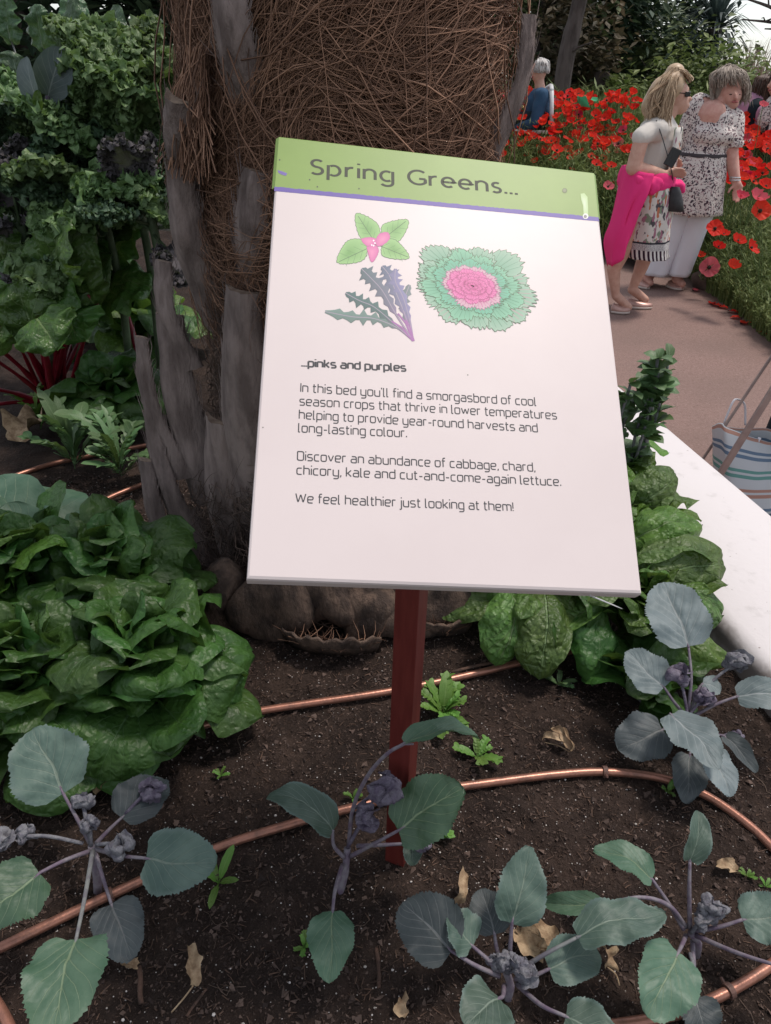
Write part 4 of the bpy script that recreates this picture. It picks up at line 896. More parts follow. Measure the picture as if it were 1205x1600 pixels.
pipe('long copper pipe curving right across the foreground around the young cabbages', [(-120, 1545), (-40, 1500), (0, 1481), (160, 1404), (330, 1328), (450, 1289), (550, 1262), (640, 1241), (780, 1221), (870, 1210), (945, 1206), (1030, 1215), (1100, 1241), (1160, 1281), (1205, 1322), (1245, 1372), (1262, 1420), (1245, 1470), (1205, 1508), (1160, 1537), (1110, 1563), (1060, 1583), (1000, 1596), (930, 1605)], [(943, 1206), (1138, 1550), (166, 1401)])
pipe('short end of copper pipe in the bottom left corner', [(-60, 1490), (-20, 1545), (8, 1590), (30, 1640)])
pipe('copper pipe on the soil between the red chard and the low weeds', [(0, 752), (70, 728), (130, 714), (190, 703), (260, 690)])
pipe('copper pipe next to the left side of the palm foot', [(140, 795), (175, 776), (222, 757), (280, 735)])
pipe('copper pipe far back beyond the red chard', [(100, 528), (160, 518), (210, 516), (260, 514)])

# ------------------------------------------------------------------ weeds, dead leaves, twigs, litter
def weed(label, at, Rpx, n, mt, el=.35, seed=0, lob=.3, thin=.34, h=.0):
    rr = random.Random(seed); b = gz(*at); R = Rpx*mpp(b); o = thing('weed', label, 'weed', b, 'small weeds in the soil')
    for i in range(n):
        a = i*2.4+rr.uniform(-.4, .4); e = el+rr.gauss(0, .2); L = R*rr.uniform(.65, 1.15); d = V((cos(a)*cos(e), sin(a)*cos(e), sin(e)*1.2)); P = b+V((0, 0, .004+h*rr.random())); T = P+d*L; m_ = MB()
        m_.tube([P, P.lerp(T, .35)], [.0012, .001], 5)
        # lobed leaf: pairs of side lobes along the rib, then an end lobe
        nn = V((-d.y, d.x, 0)).normalized(); C_ = [P.lerp(T, t)+V((0, 0, R*.10*sin(pi*t))) for t in (.15, .3, .45, .6, .75)]
        for k, c in enumerate(C_):
            for s_ in (-1, 1): l_ = L*lob*(.45+.25*k)*rr.uniform(.6, 1.1)*.62; leaf(m_, c, c+(nn*s_*.8+d*.55)*l_, l_*.62, roll=rr.gauss(0, .2), nu=3, nv=6, bend=.3, cup=.1, prof=(.9, .6))
        leaf(m_, P.lerp(T, .12), T, L*thin, roll=rr.gauss(0, .2), nu=4, nv=9, bend=.5, cup=.15, ruf=.09, rf=4, prof=(1.1, .5), jag=.05)
        m_.build('leaf', M[mt], o)
    return o
weed('bright green lobed rosette weed just right of the sign post', (692, 1118), 62, 13, 'weed', .55, 1)
weed('bright green seedling under the arching cabbage leaf, right of the post', (745, 1185), 42, 7, 'weed', .3, 2, .35)
weed('pale green seedling below the round cabbage leaf at the post foot', (672, 1305), 42, 6, 'weed', .3, 3)
weed('green seedling with narrow toothed leaves right of the bottom left cabbage', (342, 1382), 55, 5, 'weed', .3, 4, .12, .26)
weed('small seedling left of the hanging cabbage leaf at the bottom centre', (476, 1482), 26, 7, 'weed', .5, 5)
weed('tiny seedling beside the pipe under the tallest young cabbage', (1042, 1240), 18, 6, 'weed', .5, 6)
weed('little pale seedling at the right edge above the arching stalks', (1165, 1372), 20, 6, 'weed', .5, 7)
weed('dark seedling in the shade below the lettuce right of the sign post', (872, 1072), 30, 6, 'weedg', .3, 8)
weed('faint seedling on bare soil right of the large dark lettuce', (345, 1215), 16, 5, 'weed', .4, 9)
weed('yellowish seedling between the stalks of the slender young cabbage', (552, 1250), 22, 6, 'weed', .6, 10)
weed('tall grey green mustard seedling beside the copper pipe on the left', (118, 735), 95, 12, 'weedg', .9, 11, .25, .2, .05)
weed('feathery grey green weed at the left of the palm foot', (190, 745), 90, 16, 'weedg', .7, 12, .4, .12, .05)
weed('pale green weed in front of the red chard stalks', (60, 655), 48, 9, 'weed', .7, 13, .3, .25)
weed('small seedling at the far right edge of the soil', (1195, 1388), 14, 5, 'weed', .5, 14)
def dead(label, at, tip, wpx, seed, z=.01, stalk=None, n=1):
    rr = random.Random(seed); a = gz(at[0], at[1], z); b = gz(tip[0], tip[1], z+.006); o = thing('dead_leaf', label, 'dead leaf', a, 'dry fallen leaves on the soil'); m_ = MB()
    for k in range(n):
        jx = V((rr.gauss(0, .006), rr.gauss(0, .006), .003*k)) if k else V((0, 0, 0))
        leaf(m_, a+jx, b+jx*.5, wpx*mpp(a)*rr.uniform(.8, 1.1), (rr.uniform(-.6, .6), rr.uniform(-.6, .2), 1), nu=6, nv=16, bend=rr.uniform(.8, 1.8), cup=.7, ruf=.25, rf=2.5, blis=.005, bf=90, warp=.008, wf=50, jag=.08)
    m_.build('blade', M['dry'], o)
    if stalk:
        c = gz(stalk[0], stalk[1], .004); m_ = MB(); m_.tube(spline([a, a.lerp(c, .5)+V((.003, 0, .004)), c], 4), .0011, 5); m_.build('stalk', M['dry'], o)
dead('pale dry leaf with a long stalk lying at the bottom left', (302, 1540), (297, 1482), 26, 1, .012, (268, 1582))
dead('small dry leaf scrap near the dark leaf of the bottom left cabbage', (215, 1508), (192, 1500), 18, 2)
dead('curled pale dry leaf on the soil below the round cabbage leaf', (716, 1412), (726, 1366), 20, 3, .014)
dead('crumpled yellow brown leaf behind the fuzzy grey cabbage heart', (850, 1488), (818, 1452), 40, 4, .01, None, 3)
dead('dry leaf fragment right of the fuzzy grey cabbage heart', (948, 1510), (942, 1482), 24, 5, .01, (968, 1540))
dead('dry leaf scrap at the right edge above the curled grey leaves', (1150, 1362), (1115, 1352), 18, 6)
dead('torn pale leaf at the bottom edge left of the fuzzy cabbage', (628, 1590), (634, 1556), 24, 7)
dead('shrivelled brown strands on the soil right of the sign post', (890, 1175), (862, 1142), 9, 8, .012, (850, 1160), 2)
dead('second shrivelled scrap below the brown strands right of the post', (885, 1158), (848, 1152), 12, 9)
dead('brown withered leaf below the red chard stalks', (30, 690), (70, 660), 60, 10, .02)
dead('dry yellow leaf among the purple kale above the chard', (85, 330), (118, 318), 34, 11, .5)
dead('withered leaf hanging in the shade under the bottom left lettuce', (160, 1190), (150, 1240), 50, 12, .04)
def twig(label, a, b, r, z=.006):
    A, B = gz(a[0], a[1], z), gz(b[0], b[1], z); m_ = MB(); m_.tube(spline([A, A.lerp(B, .35)+V((.001, .001, .001)), A.lerp(B, .7)-V((.0008, 0, 0)), B], 4), [r*(1+.25*noise.noise(V((k*1.3, r*900, 0)))) for k in range(13)], 6, flat=.6)
    tag(m_.build('twig', M['twig'], None), label, 'twig', 'twigs on the soil')
twig('brown twig lying upright in the picture at the bottom centre', (588, 1480), (596, 1572), .0032)
twig('short flat twig at the bottom left beside the pale dry leaf', (217, 1510), (221, 1568), .0035)
twig('thin dark twig right of the pale dry leaf', (322, 1545), (292, 1588), .002)
twig('brown stick lying along the copper pipe behind the post', (705, 1050), (802, 1028), .004, .022)
m_ = MB(); m_.tube([sg(930, 926, -.012), gz(975, 952, .10), gz(1022, 972, .13)], .0009, 5); tag(m_.build('thin_wire', mat('wire', (.5, .5, .52), .4), None), 'thin pale wire running from under the sign corner into the lettuce', 'wire')

def inframe(p, m=60):
    d = p-CP; k = d.dot(FW)
    if k < .05: return False
    x = 602.5+FPX*d.dot(RT)/k; y = 800-FPX*d.dot(UP)/k; return -m < x < 1205+m and -m < y < 1600+m
rr = random.Random(77); mbs = [MB(), MB(), MB()]
for i in range(85000):
    y = .18+1.75*rr.random()**1.25; x = rr.uniform(-1.0, .78)
    p = V((x, y, soil_z(x, y)))
    if not inframe(p): continue
    k = rr.random(); a = rr.uniform(0, 6.28); d = V((cos(a), sin(a), rr.uniform(-.25, .4))).normalized(); up = V((rr.gauss(0, .5), rr.gauss(0, .5), 1)).normalized(); s_ = d.cross(up).normalized()
    if k < .74:    # crumbs
        r = rr.uniform(.0009, .0032)*(2.2 if rr.random() < .12 else 1); vs = [p+V((rr.uniform(-1, 1)*r, rr.uniform(-1, 1)*r, rr.uniform(-.4, 1)*r)) for _ in range(6)]
        mbs[0].add(vs, [[0, 1, 2], [0, 2, 3], [0, 3, 4], [0, 4, 1], [5, 2, 1], [5, 3, 2], [5, 4, 3], [5, 1, 4]])
    elif k < .93:  # shreds of bark and root
        L = rr.uniform(.004, .016); wd = rr.uniform(.0004, .0012); c = p+V((0, 0, .001)); b = c+d*L; m0 = c.lerp(b, .5)+s_*L*rr.uniform(-.07, .07)
        mbs[1].tube([c, m0, b], [wd, wd, wd*.4], 3, 0, False)
    else:          # pale grit
        r = rr.uniform(.0006, .0016)*(1.8 if rr.random() < .06 else 1); mbs[2].ell(p+V((0, 0, r*.6)), (r, r*rr.uniform(.6, 1), r*rr.uniform(.5, .9)), 5, 3)
for i in range(240):
    y = .25+1.3*rr.random(); x = rr.uniform(-.8, .7); p = V((x, y, soil_z(x, y)+.002)); a = rr.uniform(0, 6.28); P = []
    for k in range(6): P.append(p.copy()); a += rr.gauss(0, .5); p = p+V((cos(a), sin(a), 0))*.010; p.z = soil_z(p.x, p.y)+.0022
    mbs[1].tube(P, rr.uniform(.0003, .0006), 3, 1, False)
tag(mbs[0].build('soil_crumbs', island_mat('crumb', (.022, .014, .012), (.125, .085, .068), .95, 0), smooth=False), kind='stuff')
tag(mbs[1].build('mulch_shreds', [island_mat('shred', (.022, .013, .010), (.125, .075, .052), .9, 0), island_mat('root', (.07, .045, .035), (.17, .12, .09), .9, 0)]), kind='stuff')
tag(mbs[2].build('soil_grit', island_mat('grit', (.28, .25, .22), (.58, .53, .50), .9, 0)), kind='stuff')

# ------------------------------------------------------------------ poppy bed beyond the path
XB = [(3.0, 2.5), (4.0, 2.55), (4.92, 2.58), (5.54, 2.63), (6.19, 2.63), (6.68, 2.60), (6.76, 2.26), (7.3, 1.99), (8.0, 1.0), (9.0, 0.0), (14.0, -4.0), (30, -16)]
def xb(y):
    for (a, b), (c, d) in zip(XB, XB[1:]):
        if a <= y <= c: return b+(d-b)*(y-a)/(c-a)
    return XB[-1][1]
def bedz(x, y):
    e = min(1, max(0, (x-xb(y))/.35)); return zfar(x, y)+.07*e*(2-e)+.02*noise.noise(V((x*2, y*2, 1)))*e
mb = MB(); ny, nx = 90, 60; vs = []
for j in range(ny+1):
    y = 3.0+19*j/ny
    for i in range(nx+1): x = xb(y)+(16-xb(y)+y*.8)*(i/nx)**1.7; vs.append((x, y, bedz(x, y)-.002))
mb.add(vs, [[j*(nx+1)+i, j*(nx+1)+i+1, (j+1)*(nx+1)+i+1, (j+1)*(nx+1)+i] for j in range(ny) for i in range(nx)])
M['bedsoil'] = mottled('bed_soil', (.075, .055, .045), (.04, .03, .022), 5, .95, .6, 40)
tag(mb.build('poppy_bed_soil', M['bedsoil']), kind='structure')
M['grass'] = island_mat('poppy_foliage', (.080, .135, .035), (.24, .29, .10), .6, .3); M['grass2'] = island_mat('field_grass', (.10, .16, .04), (.26, .30, .11), .6, .3)
def blades(n, xr, yr, hr, wd, seed, keep, dens=1.0, lean=.35, feather=0):
    rr = random.Random(seed); m_ = MB(); c = 0; tries = 0
    while c < n and tries < n*30:
        tries += 1; y = yr[0]+(yr[1]-yr[0])*rr.random()**dens; x = rr.uniform(*xr(y)) if callable(xr) else rr.uniform(*xr)
        if x < xb(y)-.05 or not keep(x, y): continue
        b = V((x, y, bedz(x, y))); h = rr.uniform(*hr)*(.55+.45*min(1, (x-xb(y))/.5)); a = rr.uniform(0, 6.28); d = V((cos(a), sin(a), 0))*h*rr.uniform(.1, lean); w_ = rr.uniform(.6, 1.3)*wd
        s_ = V((-sin(a+.6), cos(a+.6), 0))*w_; t = b+d+V((0, 0, h)); m0 = b+d*.3+V((0, 0, h*.6)); c += 1
        m_.add([b-s_, b+s_, m0-s_*.8, m0+s_*.8, t+d*.3], [[0, 1, 3, 2], [2, 3, 4]])
        for k in range(feather):
            q = rr.uniform(.3, 1); p = b.lerp(t, q); a2 = rr.uniform(0, 6.28); l_ = h*rr.uniform(.10, .26); e = p+V((cos(a2)*l_, sin(a2)*l_, l_*rr.uniform(-.1, .8))); s2 = V((-sin(a2), cos(a2), 0))*w_*.8; m1_ = p.lerp(e, .55)
            m_.add([p, m1_-s2, e, m1_+s2], [[0, 1, 2, 3]])
    return m_
vis = lambda x, y: inframe(V((x, y, -.1)), 90) and 602.5+FPX*(V((x, y, 0))-CP).dot(RT)/max(.1, (V((x, y, 0))-CP).dot(FW)) > 600
tag(blades(13500, lambda y: (max(xb(y), .6), y*.62+.4), (6.3, 9.6), (.20, .46), .0065, 5, vis, 1.0, .45, 5).build('poppy_foliage', M['grass'], smooth=False), kind='stuff')
tag(blades(6500, lambda y: (2.5, 3.8), (4.0, 6.8), (.22, .50), .0042, 6, vis, 1.0, .6, 9).build('poppy_foliage', M['grass'], smooth=False), kind='stuff')
tag(blades(6500, lambda y: (max(xb(y), .9), y*.62+.5), (9.4, 13), (.3, .75), .014, 8, vis, 1.0, .3, 1).build('field_grass', M['grass2'], smooth=False), kind='stuff')
def poppy_material(name, a, b, ctr=(.02, .004, .008)):
    m = mat(name, a, .55, .2); t = NT(m); sp = t.n('ShaderNodeSeparateXYZ'); t.l(t.uv(), sp.inputs[0]); inf = t.n('ShaderNodeObjectInfo')
    c = t.mix(inf.outputs['Random'], a, b); c = t.mix(t.sstep(sp.outputs[1], .26, .16), c, ctr); t.color(c)
    tr = t.n('ShaderNodeBsdfTranslucent'); t.l(c, tr.inputs[0]); mx = t.n('ShaderNodeMixShader'); mx.inputs[0].default_value = .45
    t.l(t.b.outputs[0], mx.inputs[1]); t.l(tr.outputs[0], mx.inputs[2]); t.l(mx.outputs[0], t.t.nodes['Material Output'].inputs[0]); return m
M['pop'] = poppy_material('poppy_red', (.72, .016, .016), (.80, .060, .028)); M['popp'] = poppy_material('poppy_pink', (.62, .02, .08), (.72, .16, .19))
M['popc'] = mat('poppy_centre', (.02, .025, .015), .8); M['pops'] = mat('poppy_stem', (.07, .12, .03), .7)
def petals(mb_, c, nrm, r, seed, openness=.5, mi=0, n=4):
    rr = random.Random(seed); Fm = V(nrm).normalized().to_track_quat('Z', 'Y').to_matrix()
    for k in range(n):
        a0 = k*2*pi/n+rr.uniform(-.15, .15); vs = []; uv = []; A, B = 9, 6; rk = r*rr.uniform(.9, 1.1)
        for i in range(B+1):
            v = i/B
            for j in range(A+1):
                u = -1+2*j/A; a = a0+u*.95*(.35+.65*v**.5); rad_ = rk*v*(1-.14*u*u); z = rk*((1-openness)*1.1*v**1.7)+.10*rk*v*sin(u*7+k*2)*v+.003*k*v+rk*.10*v*noise.noise(V((u*3, v*4, seed+k)))
                vs.append(V(c)+Fm @ V((rad_*cos(a), rad_*sin(a), z))); uv.append((u*.5+.5, v))
        mb_.add(vs, [[i*(A+1)+j, i*(A+1)+j+1, (i+1)*(A+1)+j+1, (i+1)*(A+1)+j] for i in range(B) for j in range(A)], mi, uv)
# far poppies: a few shapes, each flower its own object
protos = []
for k in range(7):
    rr = random.Random(200+k); m_ = MB(); h = .62; tip = V((rr.uniform(-.05, .05), rr.uniform(-.05, .05), h)); nrm = V((rr.gauss(0, .35), -.55+rr.gauss(0, .35), 1))
    m_.tube(spline([V((0, 0, 0)), tip*.55+V((.02, 0, 0)), tip], 3), .0028, 4, 1, False); petals(m_, tip, nrm, .047, k, (.35, .6, .2, .75, .5, .1, .45)[k], 0)
    n_ = nrm.normalized(); m_.ell(tip+n_*.012, (.011, .011, .012), 7, 5, None, 2)
    o = m_.build('poppy', [M['popp'] if k == 6 else M['pop'], M['pops'], M['popc']], local=True); protos.append(o)
used = set(); rr = random.Random(5)
def put_poppy(x, y, Y, label, group, s=1.0, k=None):
    p = gy(x, y, Y); k = rr.randrange(7) if k is None else k; k = 6 if rr.random() < .05 else (k % 6)
    if k in used: o = protos[k].copy(); COL.objects.link(o)
    else: o = protos[k]; used.add(k)
    g = bedz(p.x, p.y); hz = p.z-g
    sz = max(.5, min(1.5, hz/.62)); o.scale = (s, s, s); o.location = p-V((0, 0, .62*s)); o.rotation_euler = (0, 0, rr.uniform(-.9, .9)); tag(o, label, 'poppy', group)
FARL = ('red poppy in the dense mass of poppies left of the two women', 'poppies massed to the left of the women'); FARR = ('red poppy in the dense mass of poppies right of the two women', 'poppies massed to the right of the women')
def rowY(y): return 9.2-(y-145)*(2.3/235)
for i in range(148):
    t = rr.random(); y = 140+105*t**1.15; x = rr.uniform(786, 990)
    put_poppy(x, y+(x-790)*.045, rowY(y)+rr.uniform(-.25, .25), *FARL, s=rr.uniform(.8, 1.2))
for i in range(44):
    y = rr.uniform(220, 330); x = rr.uniform(785, 985); put_poppy(x, y, rowY(y), *FARL, s=rr.uniform(.75, 1.1))
for i in range(84):
    t = rr.random(); y = 182+112*t; x = rr.uniform(1122, 1225); Y = 8.6-(y-185)*.0215
    if x < 1160 and y > 240 and rr.random() < .5: continue
    put_poppy(x, y, Y+rr.uniform(-.2, .2), *FARR, s=rr.uniform(.8, 1.2))
rq = random.Random(61); mb = MB()
for i in range(270):
    if i < 170: x = rq.uniform(640, 1000); y = 138+88*rq.random()**1.2+(x-790)*.045; Y = rowY(y)+rq.uniform(-.3, .5)
    else: x = rq.uniform(1118, 1230); y = 180+95*rq.random(); Y = 8.6-(y-185)*.0215+rq.uniform(-.3, .3)
    p = gy(x, y, Y); nrm = (rq.gauss(0, .5), -.5+rq.gauss(0, .5), 1); petals(mb, p, nrm, rq.uniform(.030, .05), i, rq.choice((.2, .4, .6, .75)), 1 if rq.random() < .06 else 0); g = bedz(p.x, p.y); mb.tube([V((p.x, p.y, g)), p], .0026, 3, 2, False)
tag(mb.build('distant_poppies', [M['pop'], M['popp'], M['pops']]), kind='stuff')
def near_poppy(label, x, y, Y, r, openness, nrm, pink=False, seed=0, n=4):
    p = gy(x, y, Y); g = bedz(p.x+.15, p.y); bx_ = max(p.x+.03, xb(p.y)+.10); b = V((bx_, p.y+.03, bedz(bx_, p.y))); o = thing('poppy', label, 'poppy', b, 'large poppies at the edge of the bed'); nrm = V(nrm).normalized(); R = r*mpp(p)
    m_ = MB(); petals(m_, p, nrm, R, seed, openness, 0, n); m_.build('petals', M['popp' if pink else 'pop'], o)
    m_ = MB(); m_.ell(p+nrm*R*.16, (R*.17, R*.17, R*.2), 10, 7, nrm.to_track_quat('Z', 'Y').to_matrix()); m_.build('centre', M['popc'], o)
    m_ = MB(); m_.tube(spline([b, b.lerp(p, .6)+V((.02, 0, 0)), p], 5), .003, 6); m_.build('stem', M['pops'], o)
for a in (('wide open red poppy with a dark centre below the pink one at the right', 1187, 330, 5.45, 16, .75, (0, -1, .5)), ('bright pink red poppy above the large dark centred one at the right', 1183, 312, 5.5, 15, .4, (.1, -.5, 1), True), ('dark red open poppy level with the hem of the tunic', 1117, 358, 5.7, 14, .8, (-.2, -.9, .8)),
          ('small red poppy just below the dark red one by the tunic hem', 1130, 367, 5.6, 9, .5, (0, -.5, 1)), ('red poppy pair member low on the right, upper bloom', 1152, 378, 5.5, 12, .5, (.2, -.6, 1)), ('red poppy leaning right in the foliage beside the white trousers', 1173, 388, 5.35, 12, .6, (.5, -.7, .7)),
          ('red poppy low down above the stone at the bed edge', 1122, 387, 5.6, 10, .5, (0, -.6, 1)), ('pale centred pink poppy hanging low over the path edge', 1108, 418, 5.95, 15, .7, (-.2, -1, .3), True), ('red poppy in the foliage right of the pale centred pink one', 1145, 419, 5.4, 11, .35, (0, -.5, 1)),
          ('small red poppy against the knee of the white trousers', 1091, 356, 6.3, 9, .5, (0, -.6, 1)), ('orange red poppy at the right edge near the reaching hand', 1196, 293, 5.9, 13, .5, (0, -.6, 1)), ('red poppy half hidden left of the pink jacket', 920, 290, 7.0, 8, .6, (0, -.7, 1)), ('pale salmon poppy left of the pink jacket tail', 950, 292, 6.95, 9, .7, (0, -.8, .8), True),
          ('orange red poppy above the sign corner left of the woman', 932, 258, 7.2, 9, .6, (0, -.6, 1)), ('orange poppy by the elbow of the blonde woman', 955, 261, 7.2, 8, .5, (0, -.6, 1)), ('red poppy nearest the top edge of the sign', 870, 236, 7.6, 10, .6, (0, -.7, 1)), ('pink red poppy under the reaching fingertips', 1157, 310, 6.0, 11, .3, (.1, -.4, 1), True),
          ('dark pink poppy level with the shin of the white trousers', 1093, 401, 6.3, 8, .4, (0, -.5, 1)), ('red poppy sticking up in front of the pink quilted jacket', 1192, 166, 7.0, 8, .5, (0, -.6, 1), True), ('large red poppy near the top of the mass by the green sheet', 903, 148, 9.2, 9, .6, (0, -.8, .8))):
    near_poppy(*a, seed=int(a[1]))
# petals fallen on the path
for i, (x, y) in enumerate(((1088, 454), (1112, 474), (1120, 478), (1150, 497), (1163, 505), (1178, 506), (1190, 520), (1199, 505), (1146, 488), (1130, 481), (1201, 524), (1172, 497))):
    p = gz(x, y, -.444); m_ = MB(); q = rr.uniform(0, 6); d = V((cos(q), sin(q), 0))*.035*rr.uniform(.6, 1.3); leaf(m_, p-d, p+d, .055, nu=4, nv=7, bend=.5, cup=.25, ruf=.1)
    tag(m_.build('fallen_petal', M['popp' if i == 0 else 'pop'], None), 'pale pink petal lying alone on the path by the sandals' if i == 0 else 'fallen red poppy petal scattered on the path edge below the poppies', 'petal', None if i == 0 else 'petals scattered along the path edge')
# stone at the edge
m_ = MB(); c = gz(1118, 440, -.40); m_.ell(c, (.20, .16, .12), 16, 10); o = m_.build('stone', mottled('stone', (.14, .10, .085), (.08, .06, .05), 9, .9, .5, 30), None)
for v in o.data.vertices: v.co += V(nvec(V(v.co)*6))*.035
tag(o, 'brown stone edging the poppy bed behind the pale pink poppy', 'stone')

# ------------------------------------------------------------------ trees and shrubs beyond the field
def crown(mb_, c, rad_, nclump, nleaf, size, seed, spread=.35, shape=None, droop=0, long=1.6):
    rr = random.Random(seed); c = V(c)
    for k in range(nclump):
        while True:
            q = V((rr.uniform(-1, 1), rr.uniform(-1, 1), rr.uniform(-1, 1)))
            if .25 < q.length < 1: break
        cc = c+V((q.x*rad_[0], q.y*rad_[1], q.z*rad_[2])); sp_ = spread*min(rad_)*rr.uniform(.6, 1.3)
        for i in range(int(nleaf*rr.uniform(.6, 1.4))):
            p = cc+V((rr.gauss(0, sp_), rr.gauss(0, sp_), rr.gauss(0, sp_*.7))); a = rr.uniform(0, 6.28); e = rr.uniform(-.8, .6)-droop; d = V((cos(a)*cos(e), sin(a)*cos(e), sin(e))); s_ = d.cross(V((rr.gauss(0, .4), rr.gauss(0, .4), 1))).normalized()
            l_ = size*rr.uniform(.6, 1.3); t = p+d*l_*long; m0 = p.lerp(t, .45)+V((0, 0, l_*.12)); mb_.add([p, m0-s_*l_*.38, t, m0+s_*l_*.38], [[0, 1, 2, 3]])
def limbs(mb_, base, top, r0, n, reach, seed, r1=None):
    rr = random.Random(seed); base = V(base); top = V(top); sp = spline([base, base.lerp(top, .5)+V((rr.gauss(0, .05), 0, 0)), top], 6); k = len(sp)
    mb_.tube(sp, [r0*(1-.6*i/(k-1)) for i in range(k)], 9)
    for i in range(n):
        p = sp[rr.randrange(k//3, k)]; a = rr.uniform(0, 6.28); e = p+V((cos(a)*reach, sin(a)*reach, reach*rr.uniform(.3, 1.1)))
        mb_.tube(spline([p, p.lerp(e, .5)+V((0, 0, reach*.12)), e], 4), [r0*.34*(1-.8*q/8) for q in range(9)], 5)
def tree(name, label, x, Y, base_z, top_z, rad_, nclump, nleaf, size, mt, seed, trunk_r=.09, cat='tree', group=None, cz=None, droop=0, spread=.35, long=1.6, lean=0):
    p = gy(x, 120, Y); b = V((p.x, Y, base_z)); o = thing(name, label, cat, b, group); c = V((p.x+lean, Y, (base_z+top_z)/2+.2 if cz is None else cz))
    m_ = MB(); limbs(m_, b-V((0, 0, .2)), V((c.x, Y, c.z+rad_[2]*.3)), trunk_r, 7, rad_[0]*.6, seed); m_.build('trunk', M['tbark'], o)
    m_ = MB(); crown(m_, c, rad_, nclump, nleaf, size, seed, spread, None, droop, long); m_.build('crown', M[mt], o, smooth=False)
    return o
M['tbark'] = mottled('tree_bark', (.12, .095, .085), (.06, .045, .04), 9, .9, .8, 30, (1, 1, .3), .02)
M['fd'] = island_mat('dark_foliage', (.022, .045, .026), (.075, .115, .060), .6, .2); M['fo'] = island_mat('olive_foliage', (.055, .085, .032), (.15, .185, .075), .6, .25)
M['fr'] = island_mat('bronze_foliage', (.060, .055, .032), (.17, .13, .08), .6, .25); M['fb'] = island_mat('bluish_foliage', (.035, .055, .055), (.10, .135, .12), .6, .2)
M['fl'] = island_mat('light_foliage', (.09, .14, .035), (.23, .28, .10), .6, .3); M['fp'] = island_mat('dry_plume', (.20, .15, .12), (.36, .28, .22), .8, .3)
G0 = .15
tree('evergreen_tree', 'large very dark evergreen tree behind the blonde woman', 975, 14.5, G0, 2.3, (.95, .8, 1.05), 50, 95, .11, 'fd', 1, .12)
tree('evergreen_tree', 'dark feathery conifer rising just left of the large dark evergreen', 925, 13.2, G0, 2.6, (.7, .7, 1.25), 40, 90, .09, 'fd', 2, .09, long=2.4)
tree('olive_green_tree', 'olive green leafy tree nearest the palm trunk at the back', 838, 13.0, G0, 3.4, (.95, .8, 1.5), 48, 85, .11, 'fo', 3)
tree('bronze_shrub', 'reddish bronze leaved shrub behind the seated man', 872, 12.0, G0, 2.2, (.75, .6, .75), 30, 60, .09, 'fr', 4, .05, 'shrub')
tree('broadleaf_tree', 'tall bluish dark tree with loose twigs above the woman in the floral tunic', 1072, 15.0, G0, 3.0, (.55, .6, 1.3), 34, 52, .10, 'fb', 5, .11, cz=1.9)
tree('broadleaf_tree', 'grey green tree at the upper right corner behind the pink jacket', 1190, 14.0, G0, 1.5, (.9, .7, .62), 28, 80, .10, 'fo', 6, .09, cz=.85)
tree('hedge_shrub', 'dark green shrub filling the gap under the big evergreen', 1030, 13.0, G0, 1.7, (1.2, .6, .7), 34, 80, .09, 'fo', 7, .05, 'shrub')
tree('light_shrub', 'fresh light green shrub left of the blonde woman', 985, 11.6, G0, 1.2, (.75, .5, .42), 30, 70, .07, 'fl', 8, .04, 'shrub', cz=.62)
tree('light_shrub', 'yellow green shrub between the heads of the two women', 1092, 11.4, G0, 1.3, (.6, .5, .62), 30, 70, .075, 'fl', 9, .04, 'shrub', cz=.75)
tree('light_shrub', 'light green shrub just behind the grey haired woman on her right', 1160, 11.8, G0, 1.3, (.55, .5, .55), 24, 70, .075, 'fl', 10, .04, 'shrub', cz=.75)
tree('evergreen_tree', 'dark tree at the back seen left of the palm above the kale', 60, 8.5, 0, 3.2, (1.9, .8, 1.7), 70, 90, .13, 'fd', 11, .12)
tree('evergreen_tree', 'dark bush close against the left of the palm, behind the kale', 270, 7.5, 0, 2.6, (1.3, .7, 1.35), 56, 90, .11, 'fd', 12, .08)
tree('evergreen_tree', 'dark evergreen peeping out at the right edge of the palm', 800, 15.5, G0, 3.4, (1.3, .8, 1.6), 44, 80, .12, 'fd', 13, .1)
tree('evergreen_tree', 'dark low growth behind the stump in the far shade', 905, 14.2, G0, 2.0, (1.2, .6, .9), 44, 90, .1, 'fd', 14, .05)
# leaning bare trunk and stump
a = gy(872, 190, 10.8); b = gy(908, -10, 10.8); c = b+(b-a)*.9; o = thing('leaning_tree', 'tree with a bare grey leaning trunk to the right of the seated man', 'tree', V((a.x, a.y, G0)))
m_ = MB(); m_.tube(spline([a-V((.03, 0, .5)), a, gy(884, 95, 10.8), b, c], 6), [.13]*8+[.105]*8+[.09]*9, 10)
for d in ((.5, 0, .5), (-.6, .2, .4), (.3, -.3, .7), (-.2, .3, .8)): m_.tube(spline([c-(c-b)*.3, c+V(d)*.5, c+V(d)*1.2], 4), [.05]*5+[.02]*4, 6)
m_.tube(spline([gy(886, 90, 10.8), gy(900, 76, 10.7), gy(925, 66, 10.6)], 4), [.025]*5+[.01]*4, 6); m_.build('trunk', M['tbark'], o)
m_ = MB(); crown(m_, c+V((.2, 0, .5)), (1.3, 1.0, .6), 34, 60, .1, 21); m_.build('crown', M['fr'], o, smooth=False)
a = gy(938, 150, 11.8); m_ = MB(); m_.tube([V((a.x, a.y, G0-.1)), a, gy(941, 112, 11.8)], [.12, .10, .11], 12); tag(m_.build('tree_stump', M['tbark'], None), 'pale cut tree stump standing in the shade right of the leaning trunk', 'stump')
